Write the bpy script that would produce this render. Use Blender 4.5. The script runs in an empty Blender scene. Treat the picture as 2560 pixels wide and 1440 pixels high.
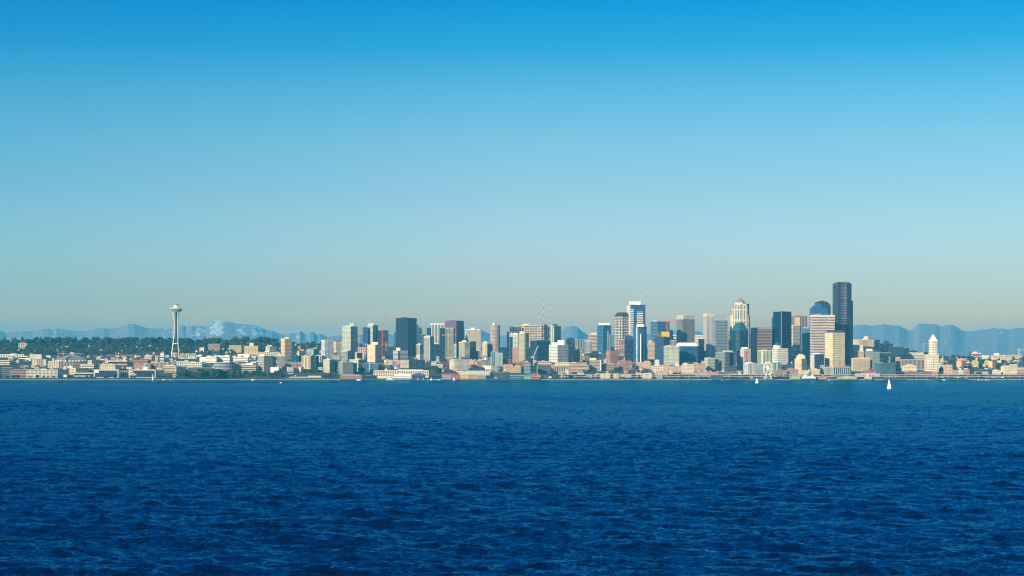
import bpy, math, random
import numpy as np
from math import radians, sin, cos, pi, sqrt, exp

# ------------------------------------------------------------------ camera, sky, sun, exposure
F = 4500.0            # focal length in pixels of the 2560 wide photograph
CAMZ = 15.0           # eye height on the ferry deck
HOR = 939.0           # row of the horizon in the photograph
SHORE = 6000.0        # metres from the camera to the sea wall
S = bpy.context.scene
cam_d = bpy.data.cameras.new('camera'); cam = bpy.data.objects.new('camera', cam_d)
S.collection.objects.link(cam); S.camera = cam
cam.location = (0, 0, CAMZ); cam.rotation_euler = (radians(90), 0, 0)
cam_d.sensor_width = 36; cam_d.lens = 36*F/2560; cam_d.shift_y = (HOR-720)/2560
cam_d.clip_start = 1; cam_d.clip_end = 200000

SUN_EL, SUN_AZ = radians(22), radians(222)      # azimuth clockwise from +Y
w = bpy.data.worlds.new('World'); S.world = w; w.use_nodes = True
nt = w.node_tree; N = nt.nodes; L = nt.links; N.clear()
out = N.new('ShaderNodeOutputWorld'); bg = N.new('ShaderNodeBackground')
sky = N.new('ShaderNodeTexSky'); sky.sky_type = 'NISHITA'; sky.sun_disc = False
sky.sun_elevation = SUN_EL; sky.sun_rotation = SUN_AZ
sky.altitude = 0; sky.air_density = 1.0; sky.dust_density = 1.0; sky.ozone_density = 3.0
tc = N.new('ShaderNodeTexCoord'); sp = N.new('ShaderNodeSeparateXYZ'); rp = N.new('ShaderNodeValToRGB')
L.new(tc.outputs['Generated'], sp.inputs[0]); L.new(sp.outputs['Z'], rp.inputs[0])
SKY_GRADE = [(0.0, (0.5284, 0.2925, 0.1018)), (0.03309297541020046, (0.5284, 0.2925, 0.1018)), (0.03974634544958095, (0.3897, 0.2748, 0.1694)), (0.046394432998981425, (0.3652, 0.2649, 0.1958)), (0.053036361564742805, (0.3288, 0.2569, 0.2125)), (0.05967125872895855, (0.3072, 0.2571, 0.2237)), (0.06629825671652545, (0.2869, 0.2561, 0.2376)), (0.07512047637771552, (0.2618, 0.2502, 0.2402)), (0.08832016958089592, (0.235, 0.2413, 0.2378)), (0.10147350073033704, (0.2019, 0.2268, 0.2308)), (0.12761466531207105, (0.1519, 0.2196, 0.2246)), (0.15349260179155846, (0.0881, 0.1999, 0.226)), (0.17905859099010077, (0.0182, 0.1673, 0.2181)), (0.20322432849953934, (0.0, 0.1409, 0.2217)), (0.3, (0.0, 0.1268, 0.2106)), (1.0, (0.03, 0.0986, 0.1774))]
#GRADE
el = rp.color_ramp.elements
for i, (p, c) in enumerate(SKY_GRADE):
    e = el[i] if i < 2 else el.new(p)
    e.position = p; e.color = (*c, 1)
mx = N.new('ShaderNodeMix'); mx.data_type = 'RGBA'; mx.blend_type = 'MULTIPLY'; mx.inputs['Factor'].default_value = 1
L.new(sky.outputs[0], mx.inputs['A']); L.new(rp.outputs[0], mx.inputs['B'])
# the sky is deeper toward the north end of the view, away from the haze of the low sun
rx = N.new('ShaderNodeValToRGB'); mrx = N.new('ShaderNodeMapRange'); L.new(sp.outputs['X'], mrx.inputs['Value'])
mrx.inputs['From Min'].default_value = -.30; mrx.inputs['From Max'].default_value = .30; L.new(mrx.outputs[0], rx.inputs[0])
rx.color_ramp.elements[0].color = (.50, .87, 1.0, 1); rx.color_ramp.elements[1].color = (.92, .96, .96, 1)
rx.color_ramp.elements.new(.5).color = (1, 1, 1, 1)
mx2 = N.new('ShaderNodeMix'); mx2.data_type = 'RGBA'; mx2.blend_type = 'MULTIPLY'; mx2.inputs['Factor'].default_value = 1
mz = N.new('ShaderNodeMapRange'); mz.inputs['From Max'].default_value = .2; mz.inputs['To Min'].default_value = .35; L.new(sp.outputs['Z'], mz.inputs['Value']); L.new(mz.outputs[0], mx2.inputs['Factor'])
L.new(mx.outputs['Result'], mx2.inputs['A']); L.new(rx.outputs[0], mx2.inputs['B'])
sc_ = N.new('ShaderNodeVectorMath'); sc_.operation = 'SCALE'; sc_.inputs['Scale'].default_value = 4.0
L.new(mx2.outputs['Result'], sc_.inputs[0])
L.new(sc_.outputs[0], bg.inputs['Color']); bg.inputs['Strength'].default_value = 0.1
L.new(bg.outputs[0], out.inputs[0])

sl = bpy.data.lights.new('sun', 'SUN'); so = bpy.data.objects.new('sun', sl); S.collection.objects.link(so)
sl.energy = 5.0; sl.angle = radians(0.5); sl.color = (1.0, 0.85, 0.66)
from mathutils import Vector, Matrix
to_sun = Vector((sin(SUN_AZ)*cos(SUN_EL), cos(SUN_AZ)*cos(SUN_EL), sin(SUN_EL)))
so.rotation_euler = to_sun.to_track_quat('Z', 'Y').to_euler()
so.location = (-3000, -3000, 3000)
S.view_settings.view_transform = 'Standard'; S.view_settings.look = 'None'
S.view_settings.exposure = 0.6; S.view_settings.gamma = 1.0
S.cycles.max_bounces = 5; S.cycles.glossy_bounces = 2; S.cycles.diffuse_bounces = 2
S.cycles.volume_bounces = 0
S.cycles.sample_clamp_indirect = 4
S.cycles.use_denoising = True
S.cycles.sample_clamp_direct = 2.5
S.cycles.filter_width = 1.2

C = S.collection
rnd = random.Random(11)

# ------------------------------------------------------------------ helpers
def tag(o, label=None, cat=None, group=None, kind=None):
    if label: o['label'] = label
    if cat: o['category'] = cat
    if group: o['group'] = group
    if kind: o['kind'] = kind
    return o

def empty(name, loc, rz=0.0):
    o = bpy.data.objects.new(name, None); C.objects.link(o)
    o.location = loc; o.rotation_euler = (0, 0, rz); o.empty_display_size = 5
    return o

def link(name, me, parent=None, mat=None):
    o = bpy.data.objects.new(name, me); C.objects.link(o)
    if parent is not None: o.parent = parent
    return o

def srgb(h):
    v = [int(h[i:i+2], 16)/255 for i in (0, 2, 4)]
    return tuple(c/12.92 if c <= .04045 else ((c+.055)/1.055)**2.4 for c in v)

def new_mat(name):
    m = bpy.data.materials.new(name); m.use_nodes = True
    return m, m.node_tree.nodes, m.node_tree.links, m.node_tree.nodes['Principled BSDF']

_flat = {}
def flat(col, rough=.8, metal=0.0, var=.12, scale=.15):
    """plain painted or stone surface with a little weathering"""
    key = (col, rough, metal, var, scale)
    if key in _flat: return _flat[key]
    m, n, l, b = new_mat('surface_%02d' % len(_flat))
    tcn = n.new('ShaderNodeTexCoord'); no = n.new('ShaderNodeTexNoise'); no.inputs['Scale'].default_value = scale
    no.inputs['Detail'].default_value = 3
    l.new(tcn.outputs['Object'], no.inputs['Vector'])
    mr = n.new('ShaderNodeMapRange'); mr.inputs['To Min'].default_value = 1-var*1.6; mr.inputs['To Max'].default_value = 1+var*1.6
    mr.inputs['From Min'].default_value = .25; mr.inputs['From Max'].default_value = .75
    l.new(no.outputs['Fac'], mr.inputs['Value'])
    vm = n.new('ShaderNodeVectorMath'); vm.operation = 'SCALE'; vm.inputs[0].default_value = col
    l.new(mr.outputs[0], vm.inputs['Scale']); l.new(vm.outputs[0], b.inputs['Base Color'])
    b.inputs['Roughness'].default_value = rough; b.inputs['Metallic'].default_value = metal
    _flat[key] = m
    return m

class MB:
    """collects faces with metre UVs, then becomes ONE mesh object"""
    def __init__(s): s.v = []; s.f = []; s.uv = []; s.mi = []
    def quad(s, a, b, c, d, uv=None, mi=0):
        k = len(s.v); s.v += [a, b, c, d]; s.f.append((k, k+1, k+2, k+3))
        if uv is None:
            w_ = (Vector(b)-Vector(a)).length; h_ = (Vector(d)-Vector(a)).length
            uv = ((0, 0), (w_, 0), (w_, h_), (0, h_))
        s.uv += list(uv); s.mi.append(mi)
    def poly(s, pts, mi=0):
        k = len(s.v); s.v += list(pts); s.f.append(tuple(range(k, k+len(pts))))
        s.uv += [(p[0], p[1]) for p in pts]; s.mi.append(mi)
    def prism(s, plan, z0, z1, mi=0, top=True, bottom=False, mi_top=None, z1s=None):
        """plan: counter-clockwise points seen from above; z1s lets each corner have its own height"""
        n = len(plan); u = 0.0
        for i in range(n):
            a = plan[i]; b = plan[(i+1) % n]
            w_ = math.hypot(b[0]-a[0], b[1]-a[1])
            za = z1 if z1s is None else z1s[i]; zb = z1 if z1s is None else z1s[(i+1) % n]
            m_ = mi[i] if isinstance(mi, (list, tuple)) else mi
            s.quad((a[0], a[1], z0), (b[0], b[1], z0), (b[0], b[1], zb), (a[0], a[1], za),
                   ((0, 0), (w_, 0), (w_, zb-z0), (0, za-z0)), m_)
        if top:
            s.poly([(p[0], p[1], z1 if z1s is None else z1s[i]) for i, p in enumerate(plan)],
                   (mi_top if mi_top is not None else (mi[0] if isinstance(mi, (list, tuple)) else mi)))
        if bottom: s.poly([(p[0], p[1], z0) for p in reversed(plan)], 0)
    def box(s, cx, cy, z0, wx, wy, h, mi=0, rz=0.0, bottom=True):
        c_, s_ = cos(rz), sin(rz)
        plan = [(cx+c_*x-s_*y, cy+s_*x+c_*y) for x, y in ((-wx/2, -wy/2), (wx/2, -wy/2), (wx/2, wy/2), (-wx/2, wy/2))]
        s.prism(plan, z0, z0+h, mi, bottom=bottom)
    def taper(s, p0, p1, mi=0, top=True):
        """two rings of equal count, p0 lower"""
        n = len(p0)
        for i in range(n):
            j = (i+1) % n
            s.quad(p0[i], p0[j], p1[j], p1[i], None, mi)
        if top: s.poly(p1, mi)
    def bar(s, a, b, t, mi=0, t2=None):
        a = Vector(a); b = Vector(b); d = (b-a).normalized()
        up = Vector((0, 0, 1)) if abs(d.z) < .9 else Vector((0, 1, 0))
        x = d.cross(up).normalized(); y = x.cross(d).normalized()
        t2 = t if t2 is None else t2
        r0 = [a+(x*i+y*j)*t/2 for i, j in ((-1, -1), (1, -1), (1, 1), (-1, 1))]
        r1 = [b+(x*i+y*j)*t2/2 for i, j in ((-1, -1), (1, -1), (1, 1), (-1, 1))]
        s.taper([tuple(p) for p in r0], [tuple(p) for p in r1], mi)
        s.poly([tuple(p) for p in reversed(r0)], mi)
    def lathe(s, prof, n=24, cx=0, cy=0, mi=0):
        """prof: (radius, z) from bottom to top"""
        for k in range(len(prof)-1):
            r0, z0 = prof[k]; r1, z1 = prof[k+1]
            for i in range(n):
                a = 2*pi*i/n; b = 2*pi*(i+1)/n
                s.quad((cx+r0*cos(a), cy+r0*sin(a), z0), (cx+r0*cos(b), cy+r0*sin(b), z0),
                       (cx+r1*cos(b), cy+r1*sin(b), z1), (cx+r1*cos(a), cy+r1*sin(a), z1),
                       ((a*r0, z0), (b*r0, z0), (b*r0, z1), (a*r0, z1)), mi)
    def mesh(s, name, mats):
        me = bpy.data.meshes.new(name); me.from_pydata([tuple(p) for p in s.v], [], s.f)
        uvl = me.uv_layers.new(name='UVMap'); uvl.data.foreach_set('uv', [c for p in s.uv for c in p])
        for m in (mats if isinstance(mats, (list, tuple)) else [mats]): me.materials.append(m)
        me.polygons.foreach_set('material_index', s.mi); me.update()
        return me
    def build(s, name, mats, parent=None):
        return link(name, s.mesh(name, mats), parent)

def grid_mesh(name, X, Y, Z, mat, smooth=True):
    r, c = X.shape
    co = np.stack([X, Y, Z], -1).reshape(-1, 3).astype(np.float32)
    me = bpy.data.meshes.new(name); me.vertices.add(r*c); me.vertices.foreach_set('co', co.ravel())
    i = np.arange(r*c).reshape(r, c)
    q = np.stack([i[:-1, :-1], i[:-1, 1:], i[1:, 1:], i[1:, :-1]], -1).reshape(-1, 4)
    nf = len(q); me.loops.add(nf*4); me.loops.foreach_set('vertex_index', q.ravel().astype(np.int32))
    me.polygons.add(nf); me.polygons.foreach_set('loop_start', np.arange(0, nf*4, 4, dtype=np.int32))
    me.polygons.foreach_set('loop_total', np.full(nf, 4, dtype=np.int32))
    me.polygons.foreach_set('use_smooth', np.full(nf, smooth))
    me.materials.append(mat); me.update(calc_edges=True)
    return me

def px2x(px, Y): return (px-1280)/F*Y
def row2z(row, Y): return CAMZ+(HOR-row)/F*Y

# ------------------------------------------------------------------ water
def water_material():
    m, n, l, b = new_mat('sea_water')
    tcn = n.new('ShaderNodeTexCoord')
    def noise(scale, detail, rough=.5, stretch=(1, 1, 1)):
        mp = n.new('ShaderNodeMapping'); mp.inputs['Scale'].default_value = stretch
        l.new(tcn.outputs['Object'], mp.inputs[0])
        no = n.new('ShaderNodeTexNoise'); no.inputs['Scale'].default_value = scale
        no.inputs['Detail'].default_value = detail; no.inputs['Roughness'].default_value = rough
        l.new(mp.outputs[0], no.inputs['Vector']); return no
    fine = noise(2.2, 6, .6, (.55, 1.1, 1)); broad = noise(.25, 5, .6, (.8, 1.2, 1))
    b1 = n.new('ShaderNodeBump'); b1.inputs['Strength'].default_value = 1; b1.inputs['Distance'].default_value = WAT['fine']
    l.new(fine.outputs['Fac'], b1.inputs['Height'])
    b2 = n.new('ShaderNodeBump'); b2.inputs['Strength'].default_value = 1; b2.inputs['Distance'].default_value = WAT['broad']
    l.new(broad.outputs['Fac'], b2.inputs['Height']); l.new(b1.outputs[0], b2.inputs['Normal'])
        # wind lanes: long calm and ruffled streaks change how rough the surface is and how dark it reads
    lane = noise(.0022, 5, .6, (.13, 1.0, 1))
    mr = n.new('ShaderNodeMapRange'); mr.inputs['From Min'].default_value = .35; mr.inputs['From Max'].default_value = .65
    mr.inputs['To Min'].default_value = WAT['r0']; mr.inputs['To Max'].default_value = WAT['r1']
    l.new(lane.outputs['Fac'], mr.inputs['Value'])
    rp_ = n.new('ShaderNodeValToRGB'); rp_.color_ramp.elements[0].position = .35; rp_.color_ramp.elements[1].position = .65
    rp_.color_ramp.elements[0].color = (*WAT['c0'], 1); rp_.color_ramp.elements[1].color = (*WAT['c1'], 1)
    l.new(lane.outputs['Fac'], rp_.inputs[0])
    l.remove(n['Material Output'].inputs['Surface'].links[0])
    df = n.new('ShaderNodeBsdfDiffuse'); gl = n.new('ShaderNodeBsdfGlossy'); fr = n.new('ShaderNodeFresnel'); ms = n.new('ShaderNodeMixShader'); mu = n.new('ShaderNodeMath')
    l.new(rp_.outputs[0], df.inputs['Color']); l.new(mr.outputs[0], gl.inputs['Roughness']); gl.inputs['Color'].default_value = (*WAT['tint'], 1)
    for q in (df, gl, fr): l.new(b2.outputs[0], q.inputs['Normal'])
    fr.inputs['IOR'].default_value = 1.6; mu.operation = 'MULTIPLY'; mu.inputs[1].default_value = WAT['refl']; l.new(fr.outputs[0], mu.inputs[0])
    mw = n.new('ShaderNodeMapRange'); mw.inputs['From Min'].default_value = .35; mw.inputs['From Max'].default_value = .65; mw.inputs['To Min'].default_value = .78; mw.inputs['To Max'].default_value = 1.12; l.new(lane.outputs['Fac'], mw.inputs['Value']); m3 = n.new('ShaderNodeMath'); m3.operation = 'MULTIPLY'; mc = n.new('ShaderNodeMath'); mc.operation = 'MINIMUM'; mc.inputs[1].default_value = WAT['cap']; l.new(mu.outputs[0], mc.inputs[0]); l.new(mc.outputs[0], m3.inputs[0]); l.new(mw.outputs[0], m3.inputs[1]); l.new(m3.outputs[0], ms.inputs[0]); l.new(df.outputs[0], ms.inputs[1]); l.new(gl.outputs[0], ms.inputs[2]); l.new(ms.outputs[0], n['Material Output'].inputs['Surface'])
    n.remove(b)
    return m
WAT = dict(fine=.10, broad=.95, r0=.03, r1=.12, c0=(.0004, .003, .009), c1=(.0008, .008, .024), tint=(.14, .61, .88), refl=3.3, cap=.56)
#WAT
sea = water_material()

def ocean_tile(size, n, peak, rms, wind, seed, spread=2.0, short=.35):
    rs = np.random.RandomState(seed)
    k1 = 2*pi*np.fft.fftfreq(n, size/n); kx, ky = np.meshgrid(k1, k1)
    k = np.hypot(kx, ky); k[0, 0] = 1
    kp = 2*pi/peak
    ph = np.exp(-.75*(kp/k)**2)/k**3.6*np.exp(-(k*short/(2*pi))**2)
    d = np.abs((kx*cos(wind)+ky*sin(wind))/k)**spread + .06
    amp = np.sqrt(ph*d); amp[0, 0] = 0
    h = (rs.randn(n, n)+1j*rs.randn(n, n))*amp
    hz = np.fft.ifft2(h).real; sc2 = rms/hz.std()
    dx = np.fft.ifft2(h*(-1j)*kx/k).real*sc2; dy = np.fft.ifft2(h*(-1j)*ky/k).real*sc2
    return hz*sc2, dx, dy

def sample(tile, size, X, Y):
    n = tile.shape[0]; u = (X/size*n) % n; v = (Y/size*n) % n
    i = u.astype(int) % n; j = v.astype(int) % n; fu = u-np.floor(u); fv = v-np.floor(v)
    i1 = (i+1) % n; j1 = (j+1) % n
    return (tile[j, i]*(1-fu)*(1-fv)+tile[j, i1]*fu*(1-fv)+tile[j1, i]*(1-fu)*fv+tile[j1, i1]*fu*fv)

YN, YM = 105.0, 3400.0
ROWS = int(math.log(YM/YN)/.0021); COLS = 1200
def build_water():
    yy = YN*np.exp(np.linspace(0, math.log(YM/YN), ROWS)); tt = np.linspace(-.38, .38, COLS)
    Yg, Tg = np.meshgrid(yy, tt, indexing='ij'); Xg = Yg*Tg
    Z = np.zeros_like(Xg); DX = np.zeros_like(Xg); DY = np.zeros_like(Xg)
    fade = np.clip((YM-Yg)/300, 0, 1)
    gust = .85+.32*np.sin(Xg*.011+1.3)*np.sin(Yg*.006+Xg*.004)+.15*np.sin(Xg*.031+Yg*.017)
    for size, n, peak, rms, wind, seed, sprd, short in OCEAN:
        h, dx, dy = ocean_tile(size, n, peak, rms, wind, seed, sprd, short)
        a = seed*.7; XR = Xg*cos(a)-Yg*sin(a); YR = Xg*sin(a)+Yg*cos(a)
        # the tile is sampled in a turned frame, so its own wind is given in that frame
        Z += sample(h, size, XR, YR)*gust
        ex = sample(dx, size, XR, YR); ey = sample(dy, size, XR, YR)
        DX += ex*cos(a)+ey*sin(a); DY += -ex*sin(a)+ey*cos(a)
    # wake of a passing ship: slanted wave train near the lower right of the patch
    kx, ky = 2*pi/6.5*cos(radians(62)), 2*pi/6.5*sin(radians(62)); ph = kx*Xg+ky*Yg+.8*np.sin(Xg*.09)+.6*np.sin(Yg*.05)
    win = np.exp(-((Xg-22-(Yg-150)*.16)/16)**2)*np.clip((420-Yg)/200, 0, 1)
    Z += .11*win*np.sin(ph)*(1+.4*np.sin(Xg*.5+Yg*.21)); DX += .10*win*np.cos(ph)*cos(radians(62)); DY += .10*win*np.cos(ph)*sin(radians(62))
    e = np.minimum(fade, np.clip((Yg-YN)/2, 0, 1)); e = np.minimum(e, np.clip((.38-np.abs(Tg))/.01, 0, 1))
    me = grid_mesh('water', Xg-DX*e*1.2, Yg-DY*e*1.2, Z*e, sea)
    o = link('water', me); tag(o, 'choppy deep blue bay water filling the lower third', None, None, 'structure')
    # calm remainder of the bay round the ruffled patch
    m = MB(); BX = 30000.0
    z = 0.0
    def q(x0, y0, x1, y1, x2, y2, x3, y3): m.quad((x0, y0, z), (x1, y1, z), (x2, y2, z), (x3, y3, z))
    a0, a1 = .38*YN, .38*YM
    q(-BX, -3000, BX, -3000, BX, YN, -BX, YN)
    q(-BX, YN, -a0, YN, -a1, YM, -BX, YM); q(a0, YN, BX, YN, BX, YM, a1, YM)
    q(-BX, YM, BX, YM, BX, SHORE+30, -BX, SHORE+30)
    far = m.build('water', sea); tag(far, 'smooth far reach of the blue bay below the sea wall', None, None, 'structure')
def rot(a, seed): return a+seed*.7
OCEAN = [(53, 512, 2.4, .030, rot(radians(80), 1), 1, 5.0, .20), (133, 1024, 6.0, .10, rot(radians(66), 2), 2, 8, .36),
         (311, 512, 19.0, .12, rot(radians(104), 3), 3, 5, 2.0)]
#OCEAN
build_water()

# ------------------------------------------------------------------ terrain of the city and the hills
HX = [-200, 0, 60, 340, 560, 640, 720, 760, 900, 1280, 1800, 2130, 2240, 2290, 2350, 2450, 2560, 2800]
HR = [862, 861, 860, 858, 860, 858, 856, 858, 866, 868, 866, 862, 868, 884, 892, 890, 891, 892]
DTOP = 2000.0
def ground_z(X, Y):
    d = Y-SHORE; px = 1280+X/Y*F
    zh = row2z(np.interp(px, HX, HR), SHORE+DTOP)
    t = np.clip((d-30)/(DTOP-30), 0, 1); z = 3+(zh-3)*t
    back = np.clip((d-DTOP-150)/2200, 0, 1); back = back*back*(3-2*back)
    return z*(1-back)+18*back
def solve_depth(px, row):
    """distance at which the ground is seen at this row of the photograph"""
    lo, hi = SHORE+8, SHORE+DTOP-5
    for _ in range(40):
        mid = (lo+hi)/2; z = float(ground_z(px2x(px, mid), mid)); r = HOR-(z-CAMZ)/mid*F
        if r > row: lo = mid
        else: hi = mid
    return (lo+hi)/2
def build_ground():
    m, n, l, b = new_mat('city_ground')
    no = n.new('ShaderNodeTexNoise'); no.inputs['Scale'].default_value = .012; no.inputs['Detail'].default_value = 6
    tcn = n.new('ShaderNodeTexCoord'); l.new(tcn.outputs['Object'], no.inputs['Vector'])
    r = n.new('ShaderNodeValToRGB'); e = r.color_ramp.elements
    e[0].position = .40; e[0].color = (.022, .038, .018, 1); e[1].position = .62; e[1].color = (.075, .075, .07, 1)
    k = e.new(.5); k.color = (.04, .055, .03, 1)
    l.new(no.outputs['Fac'], r.inputs[0]); l.new(r.outputs[0], b.inputs['Base Color']); b.inputs['Roughness'].default_value = .95
    ys = np.concatenate([[SHORE+.0], np.linspace(SHORE+30, SHORE+DTOP+150, 90), np.linspace(SHORE+DTOP+250, SHORE+5000, 24), [14000, 24000, 38800]])
    ts = np.linspace(-.5, .5, 160)
    Yg, Tg = np.meshgrid(ys, ts, indexing='ij'); Xg = Yg*Tg
    Z = ground_z(Xg, Yg); 
    o = link('ground', grid_mesh('ground', Xg, Yg, Z, m)); tag(o, kind='structure')
    # sea wall
    w2 = MB(); w2.box(0, SHORE-1, -2, 2*SHORE*.5, 2, 5.2)
    tag(w2.build('sea_wall', flat((.22, .2, .17), .9, 0, .3, .08)), 'long low grey sea wall along the waterline under the city', 'sea wall')
build_ground()
def build_shore():
    t = np.linspace(-60, 2640, 1400); rs = np.random.RandomState(8); s = np.linspace(0, 1, 9)
    Sg, Tg = np.meshgrid(s, t, indexing='ij')
    nz = vnoise(rs, (9, 1400), [((4, 350), .5), ((8, 700), .5)])
    wdt = np.clip((860-Tg)/60, 0, 1)*14+3.0
    Y = SHORE-2.2-wdt*(1-Sg)+nz*1.2; Z = -.6+Sg*3.0*np.clip(.35+wdt/17, 0, 1)+nz*.7
    o = link('shore', grid_mesh('shore', (Tg-1280)/F*Y, Y, Z, flat((.25, .2, .15), .95, 0, .4, .12), False)); tag(o, kind='structure')

# ------------------------------------------------------------------ mountains
PROF = [(-300,826),(0,824),(15,831),(30,829),(60,825),(80,827),(105,820),(120,820),(133,823),(140,819),(165,822),(190,826),(215,825),(235,820),(260,818),(275,820),(300,815),(320,807),(335,807),(350,812),(370,818),(400,819),(430,817),(452,812),(458,811),(465,815),(478,809),(490,813),(500,812),(515,812),(522,806),(530,800),(545,798),(560,799),(575,803),(590,807),(610,808),(625,809),(640,810),(650,815),(665,822),(680,824),(695,831),(715,836),(725,831),(740,832),(750,823),(757,829),(766,833),(775,827),(785,828),(792,836),(800,832),(812,838),(820,842),(830,838),(850,837),(870,838),(900,834),(930,838),(960,833),(985,836),(1040,838),(1100,838),(1160,824),(1175,822),(1200,821),(1225,833),(1250,837),(1280,834),(1300,835),(1340,838),(1400,830),(1403,822),(1415,816),(1432,812),(1445,816),(1455,826),(1468,834),(1480,838),(1560,835),(1640,832),(1676,832),(1690,822),(1745,825),(1760,832),(1870,828),(1890,838),(2000,838),(2134,813),(2148,809),(2160,809),(2180,812),(2200,809),(2210,807),(2225,810),(2240,812),(2248,811),(2260,818),(2272,824),(2283,822),(2292,811),(2297,806),(2310,806),(2325,808),(2338,808),(2350,814),(2365,810),(2378,808),(2390,814),(2405,824),(2415,827),(2440,824),(2460,821),(2480,819),(2494,816),(2505,819),(2520,822),(2535,818),(2560,818),(2900,822)]
SNOW = [(330,18,.25),(425,40,.5),(490,26,.6),(545,26,.95),(600,30,.6),(645,22,.75),(747,12,.5),(1430,22,.35),(2300,14,.3),(2498,22,.5),(1660,30,.3),(1750,30,.3)]
YRIDGE = 31000.0
def vnoise(rs, shape, octs):
    out_ = np.zeros(shape)
    for cells, amp in octs:
        g = rs.rand(cells[0]+2, cells[1]+2)*2-1
        r = np.linspace(0, cells[0], shape[0]); c = np.linspace(0, cells[1], shape[1])
        i = r.astype(int); j = c.astype(int); fr = r-i; fc = c-j; fr = (fr*fr*(3-2*fr))[:, None]; fc = fc*fc*(3-2*fc)
        out_ += amp*(g[i][:, j]*(1-fr)*(1-fc)+g[i][:, j+1]*(1-fr)*fc+g[i+1][:, j]*fr*(1-fc)+g[i+1][:, j+1]*fr*fc)
    return out_
build_shore()
def build_mountains():
    nx, ny = 1500, 90
    t = np.linspace(-300, 2900, nx); py = np.interp(t, [p[0] for p in PROF], [p[1] for p in PROF])
    s = np.linspace(-1, 1, ny)
    rs = np.random.RandomState(5)
    Sg, Tg = np.meshgrid(s, t, indexing='ij')
    Y = YRIDGE+Sg*6500
    X = (Tg-1280)/F*(YRIDGE+Sg*6500)
    H = (HOR-py)/F*YRIDGE+CAMZ
    cross = 1-np.abs(Sg)**.85
    nz = vnoise(rs, (ny, nx), [((6, 40), .30), ((14, 110), .25), ((30, 260), .18), ((60, 600), .09)])
    Z = H[None, :]*(cross+nz*cross*(1-cross)*.14)
    Z += np.abs(Sg-0) * 0
    # small roughness of the crest
    Z += vnoise(rs, (ny, nx), [((60, 500), 4), ((80, 900), 3)])*np.clip(cross*3, 0, 1)
    m, n, l, b = new_mat('mountain_rock_and_snow')
    at = n.new('ShaderNodeAttribute'); at.attribute_name = 'snow'
    tcn = n.new('ShaderNodeTexCoord'); no = n.new('ShaderNodeTexNoise'); no.inputs['Scale'].default_value = .009
    mp = n.new('ShaderNodeMapping'); mp.inputs['Scale'].default_value = (1, .3, 1.5)
    no.inputs['Detail'].default_value = 7; no.inputs['Roughness'].default_value = .62
    l.new(tcn.outputs['Object'], mp.inputs[0]); l.new(mp.outputs[0], no.inputs['Vector'])
    ad = n.new('ShaderNodeMath'); ad.operation = 'MULTIPLY_ADD'; ad.inputs[1].default_value = .42; 
    l.new(at.outputs['Fac'], ad.inputs[0]); l.new(no.outputs['Fac'], ad.inputs[2])
    r = n.new('ShaderNodeValToRGB'); e = r.color_ramp.elements
    e[0].position = .745; e[0].color = (.32, .26, .22, 1); e[1].position = .79; e[1].color = (.85, .85, .85, 1)
    l.new(ad.outputs[0], r.inputs[0]); l.new(r.outputs[0], b.inputs['Base Color']); b.inputs['Roughness'].default_value = .9
    me = grid_mesh('mountains', X, Y, Z, m)
    sn = np.zeros(nx)
    for c_, wd, a_ in SNOW: sn = np.maximum(sn, a_*np.exp(-((t-c_)/wd)**2))
    sv = sn[None, :]*np.clip((cross-.45)/.35, 0, 1)
    a = me.attributes.new('snow', 'FLOAT', 'POINT'); a.data.foreach_set('value', sv.ravel().astype(np.float32))
    o = link('mountains', me); tag(o, 'hazy blue mountain range with snow patches along the horizon', kind='structure')
build_mountains()

def build_haze():
    m = bpy.data.materials.new('haze_air'); m.use_nodes = True; n = m.node_tree.nodes; l = m.node_tree.links
    for x in list(n):
        if x.type != 'OUTPUT_MATERIAL': n.remove(x)
    v = n.new('ShaderNodeVolumePrincipled'); v.inputs['Density'].default_value = HAZE[0]; v.inputs['Color'].default_value = (*HAZE[1], 1)
    v.inputs['Anisotropy'].default_value = HAZE[2]
    l.new(v.outputs[0], n['Material Output'].inputs['Volume'])
    b = MB(); b.box(0, 17500, -4, 36000, 43000, 1060)
    o = b.build('haze', m); tag(o, kind='stuff')
HAZE = (3.9e-5, (.07, .64, 1.0), 0.0)
#HAZE

# ------------------------------------------------------------------ facades
GL = {'N': (.010, .028, .058), 'B': (.02, .09, .19), 'T': (.014, .07, .10), 'K': (.022, .018, .022), 'G': (.06, .085, .11), 'P': (.06, .03, .06)}
def glass(code, rough=.16):
    key = ('glass', code, rough)
    if key in _flat: return _flat[key]
    m, n, l, b = new_mat('window_glass_'+code)
    no = n.new('ShaderNodeTexNoise'); no.inputs['Scale'].default_value = .06; tcn = n.new('ShaderNodeTexCoord')
    l.new(tcn.outputs['Object'], no.inputs['Vector'])
    vm = n.new('ShaderNodeVectorMath'); vm.operation = 'SCALE'; vm.inputs[0].default_value = GL[code]
    mr = n.new('ShaderNodeMapRange'); mr.inputs['To Min'].default_value = .4; mr.inputs['To Max'].default_value = 1.6
    l.new(no.outputs['Fac'], mr.inputs['Value']); l.new(mr.outputs[0], vm.inputs['Scale']); l.new(vm.outputs[0], b.inputs['Base Color'])
    b.inputs['Roughness'].default_value = rough; b.inputs['Metallic'].default_value = .25
    _flat[key] = m; return m

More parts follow.
